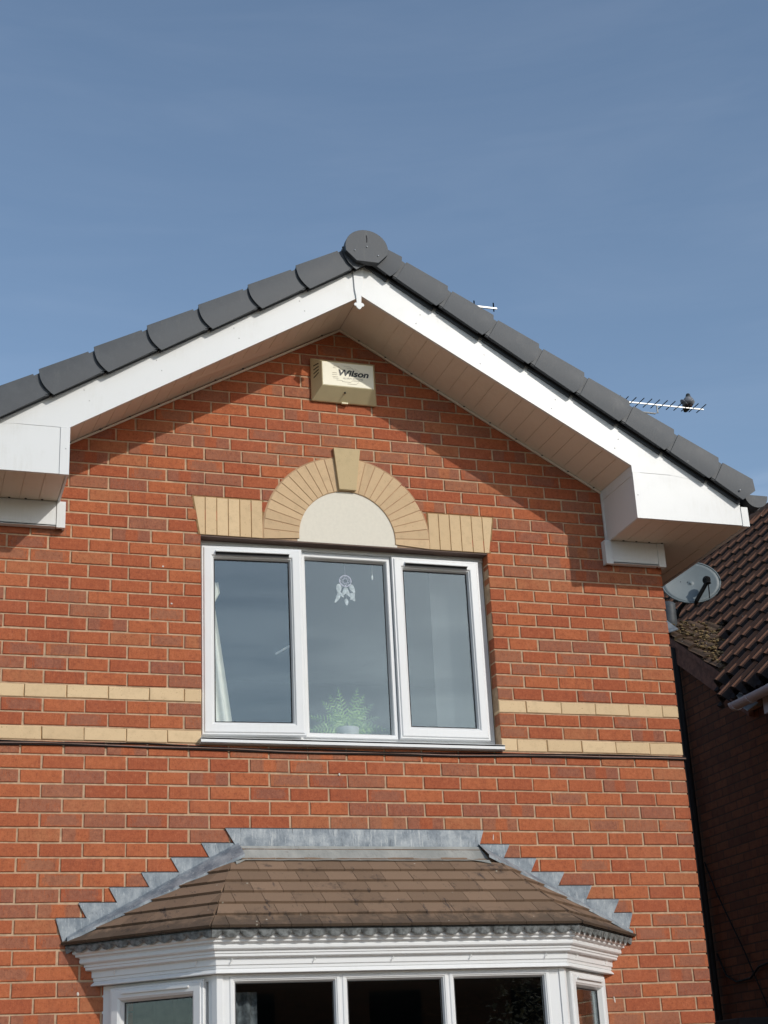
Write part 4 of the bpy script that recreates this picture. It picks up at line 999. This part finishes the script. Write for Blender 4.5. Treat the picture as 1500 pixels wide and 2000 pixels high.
# ================================================================== television aerials and the pigeon
M_ALU = plain('aerial_aluminium', (0.42, 0.42, 0.41), .4, metal=.4, var=.05)
def aerial(base, z_top, x0, x1, y, z, n, half, label, mast_x, roofz, tilt=0.0, dir_=(1, 0)):
    t = thing('tv_aerial', label, 'aerial', (mast_x, y, roofz))
    L = lambda p: (p[0]-mast_x, p[1]-y, p[2]-roofz)
    mb = MB(); mb.box(x0-mast_x, x1-mast_x, -.007, .007, z-.007-roofz, z+.007-roofz); obj('boom', mb, M_ALU, t)
    for i in range(n):
        x = x1-.03-(x1-x0-.05)*i/(n-1); mb = MB()
        mb.tube([L((x, y-half, z+.012)), L((x, y+half, z+.012))], .0065, 6); obj('element', mb, M_BLACK, t)
    mb = MB(); mb.tube([(0, 0, 0), (0, 0, z-roofz-.0)], .019, 10); obj('mast', mb, M_ALU, t)
    return t
a1 = aerial(None, 0, 4.02, 5.43, 8.0, 6.585, 13, .13, 'long many element aerial with the pigeon perched on it', 4.06, 3.25)
mb = MB(); mb.tube([(.27, 0, 6.575-3.25), (.27, 0, 6.46-3.25), (.64, 0, 6.455-3.25), (.68, 0, 6.47-3.25), (.68, 0, 6.575-3.25)], .012, 8); mb.tube([(0, 0, 6.46-3.25), (.3, 0, 6.46-3.25)], .012, 8); obj('support_arm', mb, M_ALU, a1)
a2 = aerial(None, 0, -1.0, .35, 3.0, 4.755, 8, .075, 'short glimpse of a second aerial, only its tip showing above the near roof slope', -.9, 2.30)
for c in list(a2.children):
    if c.name.startswith('element'):
        for v in c.data.vertices:
            d = v.co.y; v.co.y = 0.0; v.co.z += d*.55
# pigeon
def pigeon(loc):
    t = MB(); t.smooth = True
    # rings from tail tip to crown, seen from its back: (x, y, z, rx, rz)
    prof = [(-.0, .085, -.060, .012, .006), (.0, .070, -.050, .026, .010), (.0, .045, -.020, .040, .026), (.0, .02, .015, .056, .045), (.0, -.005, .050, .066, .058), (.0, -.025, .085, .067, .062), (.0, -.035, .120, .060, .055), (-.002, -.040, .150, .044, .040), (-.006, -.044, .172, .030, .028),
            (-.010, -.050, .190, .025, .026), (-.013, -.056, .206, .024, .025), (-.014, -.060, .220, .017, .018), (-.014, -.062, .230, .006, .007)]
    n = 16; vs = []
    for i, (x, y, z, rx, ry) in enumerate(prof):
        for j in range(n):
            a = 2*PI*j/n; vs.append((x+rx*math.cos(a), y+ry*math.sin(a), z+.35*ry*math.sin(a)*(1 if i < 8 else .2)))
    fs = [(i*n+j, i*n+(j+1) % n, (i+1)*n+(j+1) % n, (i+1)*n+j) for i in range(len(prof)-1) for j in range(n)] + [tuple(range(n-1, -1, -1)), tuple(range((len(prof)-1)*n, len(prof)*n))]
    t.add(vs, fs)
    # folded wings hugging the sides, feet, beak: one continuous figure
    for s in (-1, 1):
        t.ell((s*.050, -.010, .070), .022, .048, .072, 10, 8, Matrix.Rotation(.35*s, 3, 'Y') @ Matrix.Rotation(-.3, 3, 'X'))
        t.m = 1; t.tube([(s*.02, -.03, .02), (s*.02, -.03, -.012)], .004, 6)
        for k in (-1, 0, 1): t.tube([(s*.02, -.03, -.008), (s*.02+k*.010, -.052, -.010)], .003, 5)
        t.m = 0
    t.m = 2; t.tube([(-.014, -.078, .204), (-.014, -.098, .198)], .006, 6, r2=.001)
    for s in (-1, 1): t.ell((-.014+s*.021, -.066, .211), .003, .003, .003, 6, 4)
    t.m = 0
    m = NT('pigeon_feather'); p = m.sep(m.pos()); n1 = m.noise(38, 4)
    c = m.mix(m.ss(n1, .35, .65), (0.10, 0.11, 0.13), (0.21, 0.22, 0.25)); c = m.mix(m.ss(p[2], .14, .18), c, (0.045, 0.055, 0.065))
    c = m.mix(m.math('MULTIPLY', m.ss(p[2], .03, .0), .8), c, (.05, .05, .06)); m.base(c); m.rough(.8)
    o = obj('pigeon', t, [m.m, plain('pigeon_feet', (.35, .12, .10), .6), plain('beak', (.04, .04, .04), .5)]); o.location = loc
    o.scale = (1.25, 1.1, .70); sb = o.modifiers.new('sub', 'SUBSURF'); sb.levels = 1; sb.render_levels = 1
    tag(o, 'grey pigeon perched hunched on the long aerial', 'pigeon')
    return o
pigeon((5.205, 8.0, 6.606))

# ================================================================== neighbouring house
nb = thing('brick_house', 'shaded neighbouring house with mossy brown pantile roof beyond the right corner', 'house', (5.6, 4.0, GZ))
def npart(name, mb, mats, bevel=0, fix=False):
    o = obj(name, mb, mats, None, bevel)
    if fix: recalc(o)
    o.parent = nb; o.matrix_parent_inverse = Matrix.Translation((-5.6, -4.0, -GZ)); return o
NX = 2.70
T35 = .70
mb = MB()
gable_top = lambda y: 2.50-abs(y-5.05)*T35*1.0 if y < 5.05 else 2.50-(y-5.05)*T35
pts = [(-2.9, GZ), (9.5, GZ), (9.5, 1.0), (8.0, 1.0), (7.2, 1.0), (5.05, 2.50), (3.60, 1.48), (3.45, 1.25), (-2.9, 1.25)]
n = len(pts); mb.add([(NX, y, z) for y, z in pts]+[(NX+.3, y, z) for y, z in pts], [tuple(range(n)), tuple(range(2*n-1, n-1, -1))]+[(i, i+n, (i+1) % n+n, (i+1) % n) for i in range(n)])
mb.box(NX+.01, 9.0, -2.9, -2.6, GZ, 1.2)
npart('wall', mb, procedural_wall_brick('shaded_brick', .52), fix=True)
# pantiled slope facing us
def pantile_roof(mb, origin, along, up, L_along, L_up, gauge=.31, roll=.205, clip=None, th=.035, hs=1.0, pan_shade=True):
    al_ = Vector(along).normalized(); up_ = Vector(up).normalized(); nn = al_.cross(up_).normalized()
    if nn.z < 0: nn = -nn
    sh_ = hs
    O = Vector(origin); nr = int(L_up/gauge); nu = int(L_along/roll)
    sh = [(0, -.01), (.08, .004), (.17, .062), (.27, .088), (.40, .088), (.50, .062), (.58, .004), (.66, -.012), (.85, -.018)]
    sh = [(a, b*hs) for a, b in sh]
    for r in range(nr):
        for k in range(nu):
            c = O+al_*(k+.5)*roll+up_*(r+.5)*gauge
            if clip and not clip(c): continue
            mb.col = (random.random(), random.random(), random.random(), 1); ex = random.uniform(-.016, .016)
            vs = []
            for q, hgt in ((-.02+ex, .042), (gauge+.03, .004)):
                for u, h in sh+[(1.0, 0)]: vs.append(O+al_*(k+u)*roll+up_*(r*gauge+q)+nn*(h+hgt))
            for u, h in sh+[(1.0, 0)]: vs.append(O+al_*(k+u)*roll+up_*(r*gauge-.02+ex)+nn*(h+.042-th))
            m = len(sh)+1
            fs = [(i, i+1, i+1+m, i+m) for i in range(m-1)]+[(i+2*m, i+1+2*m, i+1, i) for i in range(m-1)]
            st_ = len(mb.mi); mb.add(vs, fs)
            if pan_shade:  # paint the shade: all but the roll crowns get the dark material
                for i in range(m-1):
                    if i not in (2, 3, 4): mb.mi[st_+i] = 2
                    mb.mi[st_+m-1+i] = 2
T47 = math.tan(math.radians(47)); EX, EZ2 = 2.30, 1.235
def wing_z(y): return 2.56-(5.05-y)*T35
mb = MB()
def main_clip(c):
    if c.y > 5.05: wz = 2.56-(c.y-5.0)*T35
    else: wz = wing_z(c.y)
    return not (c.z < wz-.02 and c.y > 3.04)
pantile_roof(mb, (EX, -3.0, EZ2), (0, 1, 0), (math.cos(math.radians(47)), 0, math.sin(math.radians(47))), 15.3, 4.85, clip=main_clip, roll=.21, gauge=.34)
mb.m = 1; mb.add([(EX+.04, -3.0, EZ2), (EX+.04, 3.05, EZ2), (5.62, 3.05, EZ2+(5.62-EX)*T47-.05), (5.62, -3.0, EZ2+(5.62-EX)*T47-.05), (3.2, 3.05, EZ2+.9*T47-.04), (3.2, 12.3, EZ2+.9*T47-.04), (5.62, 12.3, EZ2+(5.62-EX)*T47-.05)], [(0,1,2,3), (4,5,6,2)])
mb.add([(5.62, -3.0, 4.76), (5.62, 12.3, 4.76), (9.0, 12.3, 1.2), (9.0, -3.0, 1.2)], [(0,1,2,3)])
M_PANT = tile_material('brown_pantile', (0.165, 0.082, 0.052), stain=(.05, .04, .03), amt=.7)
M_PANSHADE = plain('tile_pan_shade', (.022, .016, .014), .95, var=.3, nscale=20)  # shade between the rolls, put into the tile colour
npart('roof', mb, [M_PANT, M_BLACK, M_PANSHADE])
mb = MB(); mb.smooth = True; mb.tube([(5.62, y, 4.79) for y in (-3.0, 12.3)], .11, 12); npart('ridge_tile', mb, M_PANT)
# wing roof
mb = MB()
pantile_roof(mb, (NX-.08, 3.36, wing_z(3.36)), (1, 0, 0), (0, math.cos(math.atan(T35)), math.sin(math.atan(T35))), 1.9, 2.12, clip=lambda c: c.z > EZ2+(c.x-EX)*T47-.12 or c.x < 3.3, roll=.21, gauge=.30, hs=.3, pan_shade=False, th=.03)
mb.m = 1; y0, y1 = 3.38, 5.05
mb.add([(NX-.06, y0, wing_z(y0)-.01), (4.2, y0, wing_z(y0)-.01), (4.2, y1, wing_z(y1)-.01), (NX-.06, y1, wing_z(y1)-.01), (4.2, 7.2, 1.0), (NX-.06, 7.2, 1.0)], [(0,1,2,3), (3,2,4,5)])
npart('wing_roof', mb, [tile_material('mossy_pantile', (0.105, 0.068, 0.046), stain=(.10, .085, .03), amt=.9), M_BLACK])
# verge board
mb = MB()
for (a, b, dz0, dz1, x0, x1) in ((3.45, 5.05, -.25, -.05, NX-.055, NX-.002), (3.40, 5.05, -.055, .0, NX-.075, NX-.03)):
    mb.add([(x0, a, wing_z(a)+dz0), (x0, b, wing_z(b)+dz0), (x0, b, wing_z(b)+dz1), (x0, a, wing_z(a)+dz1), (x1, a, wing_z(a)+dz0), (x1, b, wing_z(b)+dz0), (x1, b, wing_z(b)+dz1), (x1, a, wing_z(a)+dz1)], [(0,1,2,3),(7,6,5,4),(0,4,5,1),(1,5,6,2),(2,6,7,3),(3,7,4,0)])
npart('verge_board', mb, plain('brown_verge', (0.15, 0.062, 0.038), .9, var=.35, nscale=18), fix=True)
# moss
mb = MB(); random.seed(5); mb.smooth = True
def moss(p, r): 
    M = Matrix.Rotation(random.uniform(0, 3), 3, 'Z'); mb.ell(p, r*random.uniform(.7, 1.4), r*random.uniform(.7, 1.4), r*random.uniform(.35, .7), 7, 5, M)
for i in range(420):
    y = random.uniform(3.55, 5.0); vx = 2.72+(wing_z(y)-EZ2)/T47*.0
    xv = EX+(wing_z(y)-EZ2)/T47
    x = NX-.05+(xv-NX+.05)*random.random()**.8 if xv > NX else NX
    wgt = random.random()
    moss((x, y, wing_z(y)+random.uniform(.03, .075)), random.uniform(.008, .024))
for cx_, cy_, k in ((3.9, 6.0, 22), (4.15, 6.4, 14), (3.7, 5.6, 16), (3.5, 5.2, 14), (3.9, 5.3, 10), (3.4, 5.0, 8)):
    for i in range(k):
        x = cx_+random.gauss(0, .07); y = cy_+random.gauss(0, .10); moss((x, y, EZ2+(x-EX)*T47+.045), random.uniform(.012, .035))
mo = NT('moss'); nn_ = mo.noise(25, 4); mo.base(mo.mix(mo.ss(nn_, .4, .6), (0.055, 0.040, 0.020), (0.24, 0.165, 0.075))); mo.rough(1)
o = npart('moss', mb, mo.m); o['kind'] = 'stuff'
# lead pieces left about the valley and the ridge end
PL = plain('pale_lead', (.24, .25, .25), .6, var=.3)
def scrap(pts, h):
    mb = MB(); up = Vector((0, 0, h)); mb.hexa([Vector(p) for p in pts], [Vector(p)-up for p in pts]); npart('lead_piece', mb, PL, fix=True)
scrap([(NX-.10, 3.42, 1.33), (NX-.10, 3.66, 1.47), (NX-.04, 3.62, 1.49), (NX-.04, 3.42, 1.36)], .03)
scrap([(2.60, 3.50, 1.42), (2.62, 3.38, 1.36), (2.75, 3.30, 1.42), (2.74, 3.46, 1.49)], .006)
scrap([(2.60, 3.50, 1.30), (2.58, 3.36, 1.22), (2.66, 3.30, 1.28), (2.66, 3.46, 1.36)], .006)
scrap([(2.60, 4.95, 2.49), (2.58, 4.62, 2.32), (2.66, 4.52, 2.33), (2.75, 4.9, 2.55)], .01)
mb = MB(); mb.smooth = True; mb.tube([(2.82, 4.96, 2.42), (2.82, 4.95, 2.55), (2.83, 4.95, 2.70), (2.84, 4.95, 2.74)], .085, 10, r2=.06); npart('ridge_saddle', mb, plain('slate_lead', (.055, .062, .068), .6, var=.3))
# gutter and fascia
mb = MB(); gx, gz, r = 2.24, 1.175, .058; N = 12
arc = [(gx+r*math.cos(t), gz+r*math.sin(t)) for t in [PI+PI*i/N for i in range(N+1)]]; arc2 = [(gx+(r-.004)*math.cos(t), gz+(r-.004)*math.sin(t)) for t in [2*PI-PI*i/N for i in range(N+1)]]
mb.prism((arc+arc2)[::-1], -2.9, 3.0)
for y in (2.97, 2.72, 2.36, 1.6, .9, .2): mb.prism(([(gx+(r+.006)*math.cos(t), gz+(r+.006)*math.sin(t)) for t in [PI+PI*i/N for i in range(N+1)]]+arc2)[::-1], y, y+.035)
mb.prism(arc[::-1], 3.0, 3.006)
npart('gutter', mb, plain('grey_gutter_plastic', (.52, .50, .53), .35, var=.05), fix=True)
mb = MB(); mb.box(2.30, 2.32, -2.9, 2.66, 1.0, 1.20); mb.box(2.32, NX, -2.9, 2.66, 1.0, 1.02); npart('fascia', mb, plain('grey_fascia', (.33, .30, .30), .5))
mb = MB(); mb.smooth = True; mb.tube([(NX-.05, 4.86, 2.28), (NX-.05, 4.80, 2.0), (NX-.05, 4.70, -3.5)][:1]+[(NX-.05, 4.63, z) for z in (2.15, 1, 0, -1, -2, -3.5)], .034, 10); npart('downpipe', mb, M_BLACK)
mb = MB(); mb.smooth = True
mb.tube([(NX-.02, 4.60, .1), (NX-.02, 4.45, -.2), (NX-.02, 4.1, -.75), (NX-.02, 3.8, -1.3), (NX-.02, 3.6, -1.8)], .007, 6)
mb.tube([(NX-.02, 4.58, -.72), (NX-.02, 4.46, -.92), (NX-.02, 4.3, -.99), (NX-.02, 4.05, -.98), (NX-.02, 3.9, -.90), (NX-.02, 3.7, -.88), (NX-.02, 2.0, -.90)], .009, 6)
tag(obj('cable', mb, M_CABLE), 'loose dark cables looping across the shaded neighbouring wall', 'cable')
mb = MB(); mb.box(1.9, NX-.01, 3.0, 4.9, GZ, -1.36); tag(obj('lean_to', mb, plain('black_felt', (.03, .03, .032), .9), None, .01), 'black flat topped lean-to at the foot of the shaded neighbouring wall', 'lean-to')

# satellite dish
ds = thing('satellite_dish', 'grey satellite dish on the gable end of the shaded neighbouring house', 'satellite dish', (3.0, 4.98, 2.66))
mb = MB(); mb.smooth = True; DC = Vector((3.075, 4.88, 2.955)); fwd = Vector((-.30, -.93, .12)).normalized(); rt = Vector((0, 0, 1)).cross(fwd).normalized(); upv = rt.cross(fwd).normalized(); upv = upv if upv.z > 0 else -upv
K = 30; vs = []; rings = 7
for i in range(rings+1):
    q = i/rings
    for j in range(K):
        a = 2*PI*j/K; u = .30*q*math.cos(a); v = .228*q*math.sin(a); dd = .025*(1-q*q)
        vs.append(DC+rt*u+upv*v-fwd*dd)
fs = [(i*K+j, i*K+(j+1) % K, (i+1)*K+(j+1) % K, (i+1)*K+j) for i in range(rings) for j in range(K)]
mb.add(vs, fs); mb.tube([tuple(DC+rt*.30*math.cos(2*PI*j/K)+upv*.228*math.sin(2*PI*j/K)) for j in range(K+1)], .005, 6, cap=False)
o = obj('reflector', mb, plain('dish_grey', (.135, .165, .175), .5, var=.06, nscale=6), None); o.parent = ds; o.matrix_parent_inverse = Matrix.Translation((-3.0, -4.98, -2.66)); sm = o.modifiers.new('t', 'SOLIDIFY'); sm.thickness = .004
def dpart(name, mb, mat):
    o = obj(name, mb, mat); o.parent = ds; o.matrix_parent_inverse = Matrix.Translation((-3.0, -4.98, -2.66)); return o
mb = MB(); a = DC-upv*.225+rt*.02; b = DC+fwd*.16-upv*.065+rt*.135; mb.tube([tuple(a-fwd*.02), tuple(a+fwd*.05), tuple(b)], .021, 8); dpart('feed_arm', mb, M_BLACK)
mb = MB(); mb.tube([tuple(b-upv*.03), tuple(b+upv*.02), tuple(b-fwd*.04+upv*.03)], .030, 10); mb.ell(tuple(b-fwd*.05+upv*.03), .042, .042, .045, 10, 8); dpart('lnb', mb, M_BLACK)
mb = MB(); mb.tube([tuple(b-upv*.03), tuple(b-upv*.13-rt*.005), tuple(b-upv*.17-fwd*.05)], .006, 6); dpart('lnb_cable', mb, M_BLACK)
mb = MB(); mb.tube([tuple(DC-fwd*.05), tuple(DC-fwd*.10-upv*.1), (3.0, 5.04, 2.72), (2.85, 5.04, 2.45)], .022, 8); dpart('mounting_pole', mb, M_BLACK)
for u, v in ((-.10, .02), (.0-.03, .015), (-.06, -.13)): mb = MB(); mb.ell(tuple(DC+rt*u+upv*v-fwd*.018), .005, .005, .005, 6, 4); dpart('bolt', mb, M_BLACK)

# ================================================================== across the road (only ever seen mirrored in the panes)
op = thing('brick_house', 'brown brick house across the road mirrored in the bay panes', 'house', (7.0, -32, GZ))
mb = MB(); mb.box(-9, 9, -4, 4, 0, 5.4); obj('wall', mb, procedural_wall_brick('opposite_brick', .8, 'X'), op)
mb = MB(); mb.add([(-9.4, -4.4, 5.35), (9.4, -4.4, 5.35), (9.4, 4.4, 5.35), (-9.4, 4.4, 5.35), (-9.4, 0, 7.6), (9.4, 0, 7.6)], [(2,3,4,5),(0,1,5,4),(3,0,4),(1,2,5),(3,2,1,0)]); obj('roof', mb, M_ROOF, op)
for x in (-7, -3.5, 0, 3.5, 7):
    for z in (.9, 3.1):
        mb = MB(); mb.box(x-.6, x+.6, 4.0, 4.03, z, z+1.2); obj('window', mb, M_BLACK, op)
tr = thing('broadleaf_tree', 'bare brown tree across the road mirrored in the bay pane', 'tree', (7.6, -19.5, GZ))
mb = MB(); random.seed(3); mb.tube([(0, 0, 0), (.05, 0, 1.2), (0, .05, 2.4), (.1, 0, 3.6)], .14, 10, r2=.06)
for i in range(26):
    a = random.uniform(0, 6.28); z = random.uniform(1.2, 3.5); L = random.uniform(.8, 1.6); mb.tube([(0, 0, z), (math.cos(a)*L*.5, math.sin(a)*L*.5, z+L*.5), (math.cos(a)*L, math.sin(a)*L, z+L*.7)], .035, 6, r2=.008)
obj('trunk', mb, plain('bark', (.10, .07, .05), .95), tr)
mb = MB()
for i in range(4200):
    a = random.uniform(0, 6.28); r = random.random()**.5*1.6; z = random.uniform(1.3, 4.6); r *= math.sin(PI*min(1, max(0, (z-1.0)/3.9)))**.5
    p = Vector((math.cos(a)*r, math.sin(a)*r, z)); e = Vector((random.uniform(-1, 1), random.uniform(-1, 1), random.uniform(-1, 1))).normalized(); g = e.cross(Vector((0, .3, 1))).normalized(); w = random.uniform(.03, .07)
    mb.add([p-e*w, p+g*w*.6, p+e*w, p-g*w*.6], [(0,1,2,3)])
obj('crown', mb, plain('autumn_leaf', (.36, .25, .12), .8, var=.4, nscale=3), tr)
